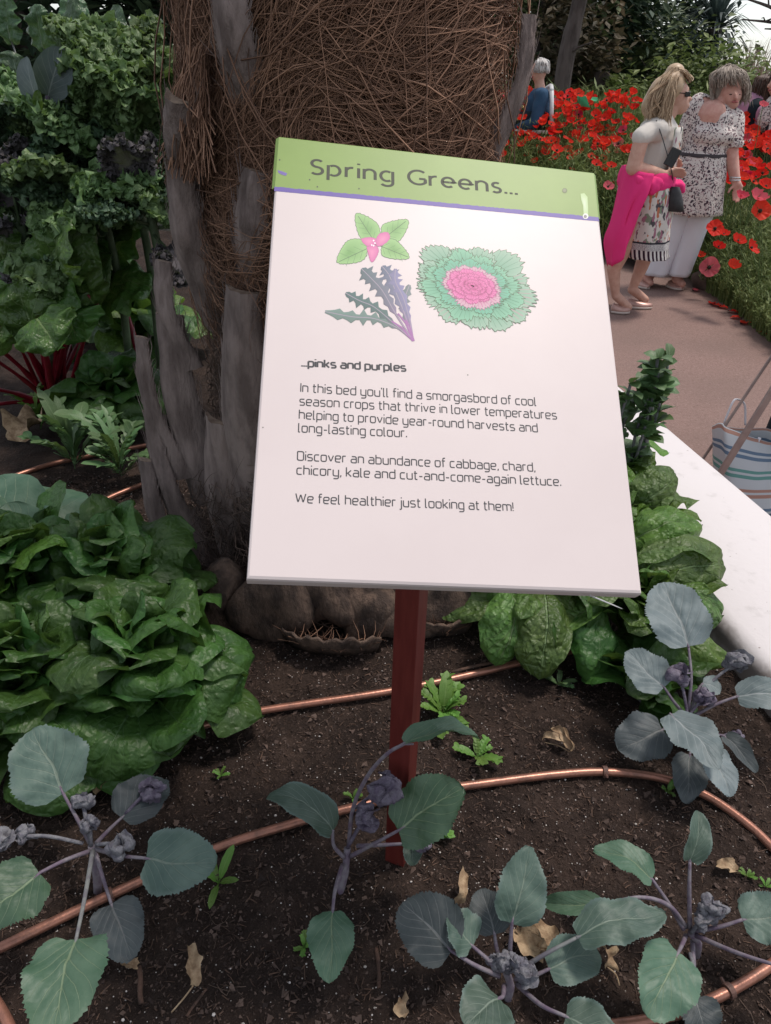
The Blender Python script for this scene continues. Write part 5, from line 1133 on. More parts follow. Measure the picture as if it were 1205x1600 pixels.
# narrow leaved yucca at the upper right
rr = random.Random(31); c = gy(1118, 45, 13.0); o = thing('yucca_tree', 'spiky yucca like tree with drooping narrow leaves above the two women', 'yucca', V((c.x, c.y, G0)))
m_ = MB(); m_.tube([V((c.x, c.y, G0)), c], [.12, .10], 9); m_.build('trunk', M['tbark'], o); m_ = MB()
for i in range(230):
    a = rr.uniform(0, 6.28); e = rr.uniform(-1.0, 1.3); L = rr.uniform(.45, .8); p = c-V((0, 0, max(0, .3-e)*.5*rr.random())); d = V((cos(a)*cos(e), sin(a)*cos(e), sin(e))); m0 = p+d*L*.6; t = p+d*L-V((0, 0, L*.35*cos(e))); s_ = d.cross(V((0, 0, 1))).normalized()*.022
    m_.add([p-s_, p+s_, m0-s_, m0+s_, t], [[0, 1, 3, 2], [2, 3, 4]])
m_.build('crown', M['fb'], o, smooth=False)
def plume(label, x, Y, h, n, seed, mt='fp'):
    rr = random.Random(seed); p = gy(x, 130, Y); b = V((p.x, Y, .1)); o = thing('plume_grass', label, 'grass clump', b); m_ = MB()
    for i in range(n):
        a = rr.uniform(0, 6.28); L = h*rr.uniform(.6, 1.1); d = V((cos(a), sin(a), 0))*L*rr.uniform(.05, .35); w_ = .012; s_ = V((-sin(a), cos(a), 0))*w_; q = b+V((rr.gauss(0, .12), rr.gauss(0, .12), 0)); m0 = q+d*.35+V((0, 0, L*.65)); t = q+d*1.2+V((0, 0, L*.95)); m_.add([q-s_, q+s_, m0-s_, m0+s_, t], [[0, 1, 3, 2], [2, 3, 4]])
    m_.build('foliage', M[mt], o, smooth=False)
plume('tall beige plume grass at the right behind the grey haired woman', 1165, 12.6, 1.5, 170, 1)
plume('dull green tall grass above the grey haired woman', 1120, 12.2, 1.1, 150, 2, 'fo')
rr = random.Random(8); a = gy(1230, 40, 9.5); o = thing('bare_tree', 'bare pale branches reaching in at the upper right corner', 'tree', V((a.x+.5, 9.5, .1))); m_ = MB()
A = V((a.x+.5, 9.5, .1)); m_.tube([A, A+V((0, 0, 1.2))], [.09, .06], 8)
for q in ((1150, -8), (1175, -20), (1160, 30), (1205, 0), (1195, 45)):
    e = gy(q[0], q[1], 9.5); k = A+V((0, 0, 1.2)); sp = spline([k, k.lerp(e, .5)+V((0, 0, .1)), e], 6); m_.tube(sp, [.035*(1-.8*i/12) for i in range(13)], 6)
    for j in range(6):
        p = sp[rr.randrange(5, 12)]; t = p+V((rr.gauss(0, .12), rr.gauss(0, .1), rr.uniform(-.1, .25))); m_.tube([p, p.lerp(t, .5)+V((0, 0, .02)), t], [.010, .007, .003], 4)
m_.build('trunk', M['tbark'], o)
# yellow flowers by the seated man, green folded sheet
def px_pt(x, y, Y): return gy(x, y, Y)
p = gy(812, 128, 8.6); o = thing('yellow_flower_spike', 'pale yellow flower spike in front of the seated man', 'flower', V((p.x, p.y, bedz(p.x, p.y)))); m_ = MB(); rr = random.Random(4)
m_.tube([V((p.x-.05, p.y, bedz(p.x, p.y))), p+V((0, 0, .15))], .004, 4); m_.build('stem', M['pops'], o); m_ = MB()
for i in range(26): m_.ell(p+V((rr.gauss(0, .04), rr.gauss(0, .04), rr.uniform(-.35, .12))), (.020, .020, .014), 7, 4)
m_.build('petals', mat('pale_yellow', (.62, .58, .22), .6), o)
M['gsheet'] = mat('green_plastic', (.06, .55, .25), .45); o = thing('folded_sign', 'bright green folded sheet standing among the poppies', 'garden board', gy(912, 168, 9.0)); m_ = MB()
A, B, Cc, D = gy(902, 150, 9.0), gy(905, 166, 9.0), gy(922, 168, 8.85), gy(916, 150, 8.9)
def slab(m_, P, t=V((0, .01, 0))): m_.add(list(P)+[q+t for q in P], [[0, 1, 2, 3], [7, 6, 5, 4], [0, 4, 5, 1], [1, 5, 6, 2], [2, 6, 7, 3], [3, 7, 4, 0]])
slab(m_, (A, B, Cc, D)); m_.build('panel', M['gsheet'], o, smooth=False); m_ = MB(); slab(m_, (gy(918, 151, 9.1), gy(921, 158, 9.1), gy(934, 158, 9.2), gy(934, 152, 9.2))); m_.build('panel', M['gsheet'], o, smooth=False)

# ------------------------------------------------------------------ people
M['skin'] = mottled('skin', (.60, .36, .275), (.54, .30, .225), 25, .55, .05); M['skin2'] = mottled('skin_pink', (.62, .35, .28), (.56, .28, .225), 25, .55, .05)
M['brow'] = mat('eye_dark', (.06, .04, .035), .8, .1); M['lips'] = mat('lips', (.35, .09, .09), .5); M['dark'] = mat('dark_glass', (.012, .010, .012), .25)
def hair_mat(name, a, b):
    m = mat(name, a, .45, .5); t = NT(m); g = t.n('ShaderNodeNewGeometry'); t.color(t.mix(g.outputs['Random Per Island'], a, b)); return m
M['blond'] = hair_mat('blonde_hair', (.22, .13, .07), (.62, .46, .30)); M['ghair'] = hair_mat('grey_brown_hair', (.12, .09, .07), (.46, .38, .31)); M['whair'] = hair_mat('grey_hair', (.36, .33, .31), (.62, .60, .58)); M['bhair'] = hair_mat('brown_hair', (.05, .025, .015), (.12, .07, .05))
def fabric(name, fn, rough=.8):
    m = mat(name, (.6, .6, .6), rough, .25); t = NT(m); c = fn(t); t.color(c); n = t.noise(t.pos(), 350, 2); t.bump(n, .12, .002); return m
def f_print(t):
    p = t.scaled(t.pos(), (1, 1, .6)); n1 = t.noise(p, 17, 2); n2 = t.noise(t.scaled(t.pos(), (1.3, 1, .5)), 23, 2); n3 = t.noise(p, 29, 1)
    c = t.mix(t.sstep(n1, .55, .58), (.66, .62, .57), (.22, .27, .19)); c = t.mix(t.sstep(n2, .59, .62), c, (.50, .17, .09)); c = t.mix(t.sstep(n3, .60, .63), c, (.09, .08, .09))
    return t.mix(t.sstep(n2, .40, .37), c, (.36, .15, .21))
def f_skirt(t):
    c = f_print(t); sp = t.n('ShaderNodeSeparateXYZ'); t.l(t.uv(), sp.inputs[0]); u, v = sp.outputs[0], sp.outputs[1]
    ws = t.math('FRACT', t.math('MULTIPLY', u, 34)); st = t.math('GREATER_THAN', ws, .5); stripes = t.mix(st, (.70, .67, .64), (.035, .015, .03))
    bandv = t.math('GREATER_THAN', v, .74); c = t.mix(bandv, c, stripes)
    lace = t.math('MULTIPLY', t.math('GREATER_THAN', v, .66), t.math('LESS_THAN', v, .74)); lz = t.mix(t.sstep(t.noise(t.uv(), 160, 1), .45, .55), (.62, .60, .58), (.28, .26, .27)); c = t.mix(lace, c, lz)
    ln = t.math('MULTIPLY', t.math('GREATER_THAN', v, .64), t.math('LESS_THAN', v, .66)); return t.mix(ln, c, (.03, .03, .04))
def f_floral(t):
    p = t.pos(); nv_ = t.n('ShaderNodeTexNoise'); nv_.inputs['Scale'].default_value = 26; t.l(p, nv_.inputs['Vector']); q = t.mix(.06, p, nv_.outputs['Color'])
    vo = t.n('ShaderNodeTexVoronoi'); vo.inputs['Scale'].default_value = 62; t.l(q, vo.inputs['Vector']); d = vo.outputs['Distance']; sx = t.n('ShaderNodeSeparateColor'); t.l(vo.outputs['Color'], sx.inputs[0])
    dark = t.math('MULTIPLY', t.sstep(d, .50, .40), t.math('GREATER_THAN', sx.outputs[0], .28)); c = t.mix(dark, (.66, .60, .56), (.05, .03, .045))
    v2 = t.n('ShaderNodeTexVoronoi'); v2.inputs['Scale'].default_value = 90; t.l(q, v2.inputs['Vector']); s2 = t.n('ShaderNodeSeparateColor'); t.l(v2.outputs['Color'], s2.inputs[0])
    pk = t.math('MULTIPLY', t.sstep(v2.outputs['Distance'], .45, .34), t.math('GREATER_THAN', s2.outputs[1], .42)); return t.mix(t.math('MULTIPLY', pk, .75), c, (.30, .14, .16))
M['fprint'] = fabric('printed_cotton', f_print); M['fskirt'] = fabric('printed_skirt', f_skirt); M['ffloral'] = fabric('floral_cotton', f_floral)
M['cream'] = fabric('cream_cotton', lambda t: t.mix(t.noise(t.pos(), 9), (.66, .61, .55), (.58, .54, .50))); M['pink'] = fabric('hot_pink_jersey', lambda t: t.mix(t.noise(t.pos(), 8), (.84, .045, .22), (.76, .03, .185)))
M['white'] = fabric('white_cotton', lambda t: t.mix(t.noise(t.pos(), 7), (.72, .71, .74), (.64, .63, .67))); M['denim'] = fabric('blue_denim', lambda t: t.mix(t.noise(t.pos(), 30), (.02, .06, .12), (.04, .09, .16)))
M['lilac'] = fabric('pink_quilted', lambda t: t.mix(t.noise(t.pos(), 12), (.45, .24, .33), (.36, .18, .27))); M['navy'] = fabric('dark_navy', lambda t: t.mix(t.noise(t.pos(), 14), (.012, .022, .030), (.007, .012, .018)))
M['shoe'] = mottled('rose_gold_leather', (.52, .32, .27), (.44, .26, .22), 30, .35, .05, None, None, .005, .5, .3); M['sole'] = mat('pale_sole', (.55, .47, .42), .7); M['silver'] = mat('silver', (.6, .6, .6), .3, .5, .9); M['blk'] = mottled('black_leather', (.03, .028, .03), (.02, .018, .02), 40, .45, .1)
def PT(Yp): return lambda x, y, dy=0.0: gy(x, y, Yp+dy)
def sleeve_loft(mb_, secs, n=26, folds=.0, seed=0, fk=5):
    """rings (centre, half width along the picture, half depth) joined to a tube; folds ripple the surface"""
    R = []
    for i, (c, a, b) in enumerate(secs):
        ring = []
        for j in range(n):
            q = 2*pi*j/n; f = 1+folds*(i/(len(secs)-1))*sin(fk*q+seed)+folds*.7*noise.noise(V((cos(q)*2.2, sin(q)*2.2, i*.7+seed)))
            ring.append(c+V((cos(q)*a*f, sin(q)*b*f, 0)))
        R.append(ring)
    return R
def garment(name, mt, root, secs, folds=.03, seed=0, fk=5, n=40, sub=5, cap0=False, cap1=False):
    C_ = spline([V(s[0]) for s in secs], sub); A_ = spline([V((s[1], s[2], 0)) for s in secs], sub); R = sleeve_loft(None, [(c, a.x, a.y) for c, a in zip(C_, A_)], n, folds, seed, fk); m_ = MB(); m_.rings(R, cap0=cap0, cap1=cap1)
    k = len(m_.v); uvs = m_.uv; o = m_.build(name, mt, root); so_ = o.modifiers.new('thick', 'SOLIDIFY'); so_.thickness = .006; so_.offset = 1; return o
def hand(mb_, wrist, palm_c, fdir, side, curl, s=1.0):
    """palm, four bent fingers and a thumb as tapered capsules"""
    fdir = V(fdir).normalized(); side = V(side).normalized(); nrm = fdir.cross(side).normalized(); w_ = V(wrist); p = V(palm_c)
    mb_.capsule(w_, .024*s, p-fdir*.02*s, .027*s, 10); mb_.capsule(p-side*.022*s, .017*s, p+side*.022*s, .017*s, 10); mb_.capsule(p-side*.02*s+fdir*.03*s, .014*s, p+side*.026*s+fdir*.03*s, .014*s, 10)
    for k, L in enumerate((.062, .074, .068, .052)):
        b = p+fdir*.035*s+side*(-.030+.019*k)*s; d = fdir.copy(); q = b; r = .0095*s
        for j, f_ in enumerate((.45, .32, .25)):
            d = (d*cos(curl*.8)+nrm*sin(curl*.8)).normalized(); e = q+d*L*f_*s*1.1; mb_.capsule(q, r, e, r*.9, 8); q = e; r *= .9
    b = p-side*.030*s-fdir*.01*s; d = (fdir*.6-side*.7+nrm*.3).normalized(); e = b+d*.035*s; mb_.capsule(b, .012*s, e, .0105*s, 8); mb_.capsule(e, .0105*s, e+(d*.5+fdir*.5).normalized()*.028*s, .009*s, 8)
def strandhair(mb_, roots, n, seed, r=.0035, jit=.012):
    rr = random.Random(seed)
    for i in range(n):
        P = rr.choice(roots); f = rr.uniform(.75, 1.05); pts = [V(p)+V((rr.gauss(0, jit), rr.gauss(0, jit*1.2), rr.gauss(0, jit*.5))) for p in P]; sp = spline(pts, 5); sp = sp[:max(4, int(len(sp)*min(1, f)))]; k = len(sp)
        mb_.tube(sp, [r*(.7+.5*sin(pi*min(1, q/k+.25))) if q < k-1 else r*.2 for q in range(k)], 4, 0, False)

# --- blonde woman with the pink jacket round her waist, seen from the side
P = PT(5.55); u_ = mpp(P(1020, 260))
wl = thing('person', 'blonde woman in a cream top and patterned skirt, hot pink jacket tied round her waist', 'person', gz(992, 478, -.45), 'two women by the poppies')
b = MB(); px = lambda r: r*u_
b.ell(P(1056, 146), (.072, .070, .098)); b.ell(P(1061, 158), (.060, .056, .070)); b.capsule(P(1074, 150), .011, P(1079, 155), .013, 8); b.capsule(P(1068, 171), .024, P(1064, 172), .03, 10); b.capsule(P(1073, 166), .018, P(1074, 165), .018, 8); b.capsule(P(1069, 139), .03, P(1071, 141), .026, 10)
b.ell(P(1050, 150, -.072), (.018, .008, .03)); b.capsule(P(1050, 168), .052, P(1036, 192), .056)
b.capsule(P(1030, 204, -.12), .055, P(1032, 204, .12), .055); b.capsule(P(1028, 212), .125, P(1016, 262), .120); b.capsule(P(1010, 280, -.06), .125, P(1006, 315, -.07), .125); b.capsule(P(1010, 280, .06), .125, P(1006, 315, .07), .125); b.ell(P(1040, 222, 0), (.09, .13, .09))
b.capsule(P(1000, 320, -.09), .10, P(974, 392, -.08), .058); b.capsule(P(974, 392, -.08), .056, P(959, 420, -.08), .050); b.capsule(P(959, 420, -.08), .049, P(962, 462, -.08), .029); b.capsule(P(963, 462, -.08), .034, P(982, 480, -.08), .03)
b.capsule(P(1006, 320, .09), .10, P(1010, 395, .08), .058); b.capsule(P(1010, 395, .08), .056, P(1001, 420, .08), .050); b.capsule(P(1001, 420, .08), .049, P(988, 452, .08), .029); b.capsule(P(988, 452, .08), .036, P(1008, 468, .08), .03)
b.capsule(P(1004, 212, -.175), .050, P(990, 262, -.19), .050); b.capsule(P(990, 262, -.19), .050, P(1034, 272, -.17), .032)
hand(b, P(1034, 272, -.17), P(1046, 271, -.16), (1, .15, .25), (0, -.5, .9), .5)
b.capsule(P(1038, 206, .17), .060, P(1022, 252, .16), .048); b.capsule(P(1022, 252, .16), .046, P(1034, 258, -.02), .030); hand(b, P(1033, 257, -.02), P(1042, 254, -.06), (.8, -.2, .25), (.1, -.6, .7), .6)
blob(b, 'body', M['skin'], wl, .0075, 3)
b = MB(); b.capsule(P(1027, 203, -.12), .078, P(1033, 204, .13), .080); b.capsule(P(1027, 212), .140, P(1016, 262), .138); b.capsule(P(1016, 262), .138, P(1012, 276), .142); b.ell(P(1040, 222, 0), (.098, .145, .105)); b.capsule(P(1034, 190, -.03), .072, P(1030, 198, 0), .085)
for s_ in (-1, 1): b.capsule(P(1024 if s_ < 0 else 1038, 200, s_*.10), .066, P(1002 if s_ < 0 else 1037, 214, s_*.178), .061)
bl_ = blob(b, 'blouse', M['cream'], wl, .009, 4)
for v in bl_.data.vertices: v.co += v.normal*.004*noise.noise(V((v.co.x*20, v.co.y*20, v.co.z*7)))
m_ = MB()   # front print panel sewn into the blouse, following its curve a little proud
R = []
for i in range(9):
    y = 196+9*i; cx = 1027-1.35*i; row = []
    for j in range(9): q = -1.15+1.5*j/8; row.append(P(cx, y)+V((cos(q)*(.158+.012*sin(pi*i/8)), sin(q)*(.175), 0)))
    R.append(row)
m_.rings(R, closed=False, cap0=False, cap1=False); pn = m_.build('front_panel', M['fprint'], wl); so_ = pn.modifiers.new('t', 'SOLIDIFY'); so_.thickness = .004
garment('skirt', M['fskirt'], wl, [(P(1011, 268), .165, .19), (P(1008, 295), .185, .22), (P(1007, 330), .185, .21), (P(1006, 365), .172, .20), (P(1006, 390), .166, .195), (P(1007, 399), .166, .195)], .035, 4, 9, 64)
# tied jacket: waist band, hanging back with folds, knotted sleeves
garment('jacket_waist', M['pink'], wl, [(P(1013, 262), .172, .20), (P(1011, 272), .186, .22), (P(1009, 284), .190, .225), (P(1008, 292), .18, .215)], .03, 5, 7)
m_ = MB(); Lc = spline([P(974, 258, -.02), P(967, 295, -.02), P(953, 345, -.01), P(943, 378, 0), P(951, 416, 0)], 6); Rc = spline([P(1022, 272, -.24), P(1012, 300, -.26), P(998, 330, -.26), P(988, 365, -.25), P(974, 402, -.22)], 6); R = []
for i, (l, r) in enumerate(zip(Lc, Rc)):
    row = []; v = i/(len(Lc)-1)
    for j in range(19):
        u = j/18; p = l.lerp(r, u); bulge = sin(pi*u); p += V((-.03*bulge, -.09*bulge, 0))+V((.3, -1, 0))*(.032*v**.7*sin(u*14+v*3)+.035*noise.noise(V((u*4, v*3, 5)))); p.z += .012*sin(u*9)*v; row.append(p)
    R.append(row)
m_.rings(R, closed=False, cap0=False, cap1=False); jk = m_.build('jacket', M['pink'], wl); so_ = jk.modifiers.new('t', 'SOLIDIFY'); so_.thickness = .012
b = MB(); b.capsule(P(1000, 282, -.23), .040, P(1024, 288, -.21), .048); b.capsule(P(1024, 288, -.21), .045, P(1020, 296, -.23), .040); b.capsule(P(1036, 287, -.14), .040, P(1050, 287, -.08), .034); b.capsule(P(1050, 287, -.08), .030, P(1062, 291, -.06), .042); b.capsule(P(1062, 291, -.06), .036, P(1066, 298, -.05), .026); b.capsule(P(1028, 287, -.18), .034, P(1038, 286, -.14), .036)
bo = blob(b, 'tied_sleeves', M['pink'], wl, .010, 4)
for v in bo.data.vertices: v.co += v.normal*.012*noise.noise(v.co*22)
m_ = MB()
rts = []; rh = random.Random(12)
for i in range(60):
    a = rh.uniform(-1.25, 1.25); top = P(1060-rh.uniform(0, 10), 106+rh.uniform(0, 5), .055*sin(a)); q1 = P(1040+rh.uniform(-5, 5), 121+5*abs(a), .088*sin(a)); q2 = P(1022+rh.uniform(-8, 12), 148+rh.uniform(-4, 6), .115*sin(a)); q3 = P(1008+rh.uniform(-4, 30), 180+rh.uniform(-8, 12), .125*sin(a)-.03); rts.append([top, q1, q2, q3])
for i in range(44):
    rts.append([P(1060, 107, -.02), P(1053+rh.uniform(-4, 3), 122, -.092), P(1046+rh.uniform(-6, 6), 150, -.118), P(1038+rh.uniform(-12, 9), 192+rh.uniform(-8, 8), -.15)])
for i in range(14): rts.append([P(1057, 108, rh.uniform(-.05, .05)), P(1068, 112, rh.uniform(-.05, .05)), P(1077+rh.uniform(-2, 1), 121, rh.uniform(-.06, .06)), P(1077, 128, rh.uniform(-.06, .05))])
strandhair(m_, rts, 2200, 3, .0026, .007); hb = m_.build('hair', M['blond'], wl)
b = MB(); b.ell(P(1048, 136), (.092, .092, .10)); b.capsule(P(1036, 140), .085, P(1022, 165), .085); b.capsule(P(1030, 155, -.02), .07, P(1032, 176, -.04), .06); b.ell(P(1055, 112), (.060, .065, .05)); blob(b, 'hair_mass', M['blond'], wl, .012, 5)
m_ = MB(); m_.box(P(1073, 147, -.035), (.016, .028, .014)); m_.box(P(1074, 146, .035), (.012, .026, .014)); m_.tube([P(1071, 146, -.062), P(1052, 144, -.082)], .003, 5); m_.build('glasses', M['dark'], wl, smooth=False, bevel=.004)
m_ = MB(); m_.capsule(P(1074, 163, -.012), .007, P(1074, 163, .012), .007, 8); m_.build('lips', M['lips'], wl)
def shoe(root, heel, toe, w_, mt, h=.045, solemat='sole'):
    h0 = V(heel); t0 = V(toe); d = t0-h0; L = d.length; d /= L; s_ = V((-d.y, d.x, 0)).normalized(); m_ = MB(); R = []; R2 = []
    for i in range(13):
        v = i/12; ww = w_*(.62+.38*sin(pi*min(1, v*1.05)))*(1-.55*max(0, v-.75)/.25*max(0, v-.75)/.25); hh = h*(1.25-.75*v**.8) if i not in (0, 12) else h*.5; c = h0+d*L*v; ring = []
        for j in range(14): q = 2*pi*j/14; ring.append(c+s_*ww*.5*cos(q)*(.97)+V((0, 0, .016+max(0, sin(q))*hh+min(0, sin(q))*.004)))
        R.append(ring); R2.append([c+s_*ww*.53*x+V((0, 0, z)) for x, z in ((-1, .002), (-1, .017), (1, .017), (1, .002))])
    m_.rings(R); up = m_.build('shoe', mt, root); m_ = MB(); m_.rings(R2); m_.build('sole', M[solemat], up)
zf = lambda p: V((p.x, p.y, -.448))
shoe(wl, zf(P(957, 470, -.08)), zf(P(985, 484, -.10)), .10, M['shoe']); shoe(wl, zf(P(980, 452, .08)), zf(P(1020, 474, .04)), .10, M['shoe'])
ph = thing('smartphone', 'black smartphone held up in front of the blonde woman', 'phone', P(1049, 246, -.11)); m_ = MB(); d1 = (P(1054, 236, -.11)-P(1043, 256, -.11)).normalized(); d2 = (V((.95, -.2, -.15))-d1*V((.95, -.2, -.15)).dot(d1)).normalized(); m_.box(P(1051, 246, -.24), (.034, .056, .005), Matrix((d2, d1, d2.cross(d1))).transposed()); m_.build('case', M['dark'], ph, smooth=False, bevel=.004)
hg = thing('handbag', 'small dark shoulder bag hanging at the front of the blonde woman', 'bag', P(1054, 324, -.08)); m_ = MB(); R = []
for yy, ax_, by in ((330, .056, .035), (328, .060, .04), (314, .055, .036), (300, .042, .028), (292, .030, .018)): R.append([P(1055, yy, -.16)+V((cos(2*pi*j/20)*ax_, sin(2*pi*j/20)*by, 0)) for j in range(20)])
m_.rings(R); m_.build('pouch', M['blk'], hg); m_ = MB(); m_.tube(spline([P(1026, 188, -.16), P(1034, 212, -.21), P(1043, 242, -.22), P(1050, 270, -.19), P(1053, 293, -.12)], 6), .005, 6, flat=.5); m_.build('strap', M['blk'], hg)

# --- grey haired woman in the floral tunic, bending towards the flowers
P = PT(6.25); wr = thing('person', 'grey haired woman in a floral tunic and white trousers reaching down to a poppy', 'person', gz(1050, 444, -.45), 'two women by the poppies')
b = MB(); b.ell(P(1140, 138), (.080, .082, .108), M=Matrix.Rotation(.35, 3, 'Y')); b.ell(P(1145, 151, -.03), (.062, .060, .068), M=Matrix.Rotation(.35, 3, 'Y')); b.capsule(P(1149, 147, -.09), .011, P(1151, 154, -.105), .013, 8); b.capsule(P(1149, 163, -.06), .026, P(1146, 163, -.05), .03, 10)
b.capsule(P(1132, 150, .0), .056, P(1111, 166, .02), .066); b.capsule(P(1093, 164, .03), .070, P(1144, 184, -.01), .066); b.capsule(P(1112, 180, -.05), .105, P(1112, 196, -.03), .115); b.capsule(P(1112, 196), .150, P(1098, 250), .145); b.capsule(P(1094, 265), .16, P(1086, 310), .16)
b.capsule(P(1100, 310, 0), .10, P(1076, 380, 0), .07); b.capsule(P(1076, 380), .07, P(1058, 435), .045); b.capsule(P(1058, 436), .04, P(1066, 444, -.06), .03)
b.capsule(P(1070, 310, .05), .10, P(1046, 380, .05), .07); b.capsule(P(1046, 380, .05), .07, P(1012, 434, .05), .045); b.capsule(P(1012, 434, .05), .04, P(1016, 442, -.01), .03)
b.capsule(P(1146, 190, -.02), .066, P(1141, 236, -.06), .058); b.capsule(P(1141, 236, -.06), .057, P(1149, 281, -.12), .036); hand(b, P(1149, 281, -.12), P(1153, 292, -.14), (.15, -.1, -1), (1, -.2, .1), .35)
b.capsule(P(1088, 176, .03), .062, P(1066, 238, .12), .055); b.capsule(P(1066, 238, .12), .052, P(1046, 280, .06), .034); hand(b, P(1046, 280, .06), P(1042, 290, .04), (-.3, -.2, -.9), (.9, .2, .1), .4)
blob(b, 'body', M['skin2'], wr, .0080, 3)
b = MB(); b.capsule(P(1093, 165, .03), .083, P(1144, 186, -.01), .080); b.capsule(P(1112, 196), .165, P(1099, 246), .162); b.ell(P(1116, 212, -.09), (.165, .10, .085))
for A_, B_2 in ((P(1145, 188, -.02), P(1143, 219, -.05)), (P(1090, 170, .03), P(1072, 214, .08))): b.capsule(A_, .085, B_2, .082)
tu = blob(b, 'tunic', M['ffloral'], wr, .009, 4)
for v in tu.data.vertices: v.co += v.normal*.009*noise.noise(v.co*14)
tn = [(P(1100, 236), .168, .165), (P(1097, 246), .178, .175), (P(1092, 270), .200, .195), (P(1086, 300), .210, .21), (P(1082, 332), .217, .215)]
garment('tunic_skirt', M['ffloral'], wr, tn, .04, 6, 8, 64)
VT = [P(1105, 143, -.12), P(1137, 163, -.12), P(1111, 193, -.16)]; bmv = bmesh.new(); bmv.from_mesh(tu.data); o0 = world_origin(tu.parent)
def in_v(c):
    q = [(t.x, t.z) for t in VT]; sg_ = [(q[(k+1) % 3][0]-q[k][0])*(c.z-q[k][1])-(q[(k+1) % 3][1]-q[k][1])*(c.x-q[k][0]) for k in range(3)]
    return (all(z > 0 for z in sg_) or all(z < 0 for z in sg_)) and c.y < P(1112, 170, -.02).y
bmesh.ops.delete(bmv, geom=[f for f in bmv.faces if in_v(f.calc_center_median()+o0)], context='FACES'); bmv.to_mesh(tu.data); bmv.free()
so_ = tu.modifiers.new('t', 'SOLIDIFY'); so_.thickness = .008; so_.offset = -1
garment('cuff', M['ffloral'], wr, [(P(1143.5, 219, -.05), .088, .086), (P(1143, 224, -.05), .088, .086), (P(1142.5, 229, -.052), .080, .078)], .02, 8, 5, 26)
garment('tunic_belt', mat('dark_tie', (.05, .04, .045), .8), wr, [(P(1099, 238), .174, .170), (P(1098, 241), .178, .174), (P(1097, 243), .178, .175)], .03, 6, 8, 48)
garment('trouser_leg', M['white'], wr, [(P(1098, 318), .12, .14), (P(1082, 360), .105, .125), (P(1068, 400), .100, .12), (P(1058, 428), .098, .125)], .05, 9, 6, 36)
garment('trouser_leg', M['white'], wr, [(P(1068, 318, .06), .13, .14), (P(1050, 360, .06), .120, .13), (P(1035, 400, .06), .115, .13), (P(1024, 427, .06), .118, .14)], .06, 10, 6, 36)
shoe(wr, zf(P(1046, 438, .06)), zf(P(1068, 446, -.08)), .10, M['shoe'], .035); shoe(wr, zf(P(996, 436, .08)), zf(P(1014, 446, -.08)), .10, M['shoe'], .035)
m_ = MB(); rts = []; rh = random.Random(14)
for i in range(90):
    a = rh.uniform(-.6, pi+.6); tp = P(1140+rh.uniform(-5, 5), 102+rh.uniform(0, 3), rh.uniform(-.03, .04)); cx, cy = cos(a), sin(a); q1 = P(1140+24*cx, 116+rh.uniform(-3, 3), .10*cy*.9); q2 = P(1141+29*cx, 136+rh.uniform(-4, 4), .115*cy); q3 = P(1141+27*cx+rh.uniform(-5, 5), 156+rh.uniform(-9, 7)+(4 if cx > 0 else 0), .11*cy+rh.gauss(0, .02)); rts.append([tp, q1, q2, q3])
for i in range(26):
    s_ = rh.uniform(-1, 1); rts.append([P(1140, 102, 0), P(1142+15*s_, 110, -.08), P(1144+20*s_, 122+rh.uniform(-3, 3), -.115), P(1146+25*s_, 134+rh.uniform(-3, 4)+4*abs(s_), -.115)])
strandhair(m_, rts, 1900, 5, .0026, .008); m_.build('hair', M['ghair'], wr)
b = MB(); b.ell(P(1139, 131, .03), (.112, .10, .115), M=Matrix.Rotation(.3, 3, 'Y')); b.capsule(P(1119, 140, .0), .045, P(1118, 152, -.01), .035); b.capsule(P(1162, 142, .0), .035, P(1164, 154, -.01), .028); blob(b, 'hair_mass', M['ghair'], wr, .012, 5)
m_ = MB(); m_.capsule(P(1145, 159, -.098), .007, P(1152, 159, -.098), .007, 8); m_.build('lips', M['lips'], wr)
for dx in (-7, 6):
    m_ = MB(); m_.ell(P(1149+dx, 147.5, -.078), (.012, .006, .0035), 8, 5); m_.build('eye', M['brow'], wr)
m_ = MB(); R = []
for q in range(2):
    C_ = P(1148.5, 277+4*q, -.115); R = [[C_+V((cos(2*pi*j/20)*r*1.0, sin(2*pi*j/20)*r, z)) for j in range(20)] for r, z in ((.040, -.006), (.043, 0), (.040, .006))]; m_.rings(R, cap0=False, cap1=False)
m_.build('bracelet', M['silver'], wr)

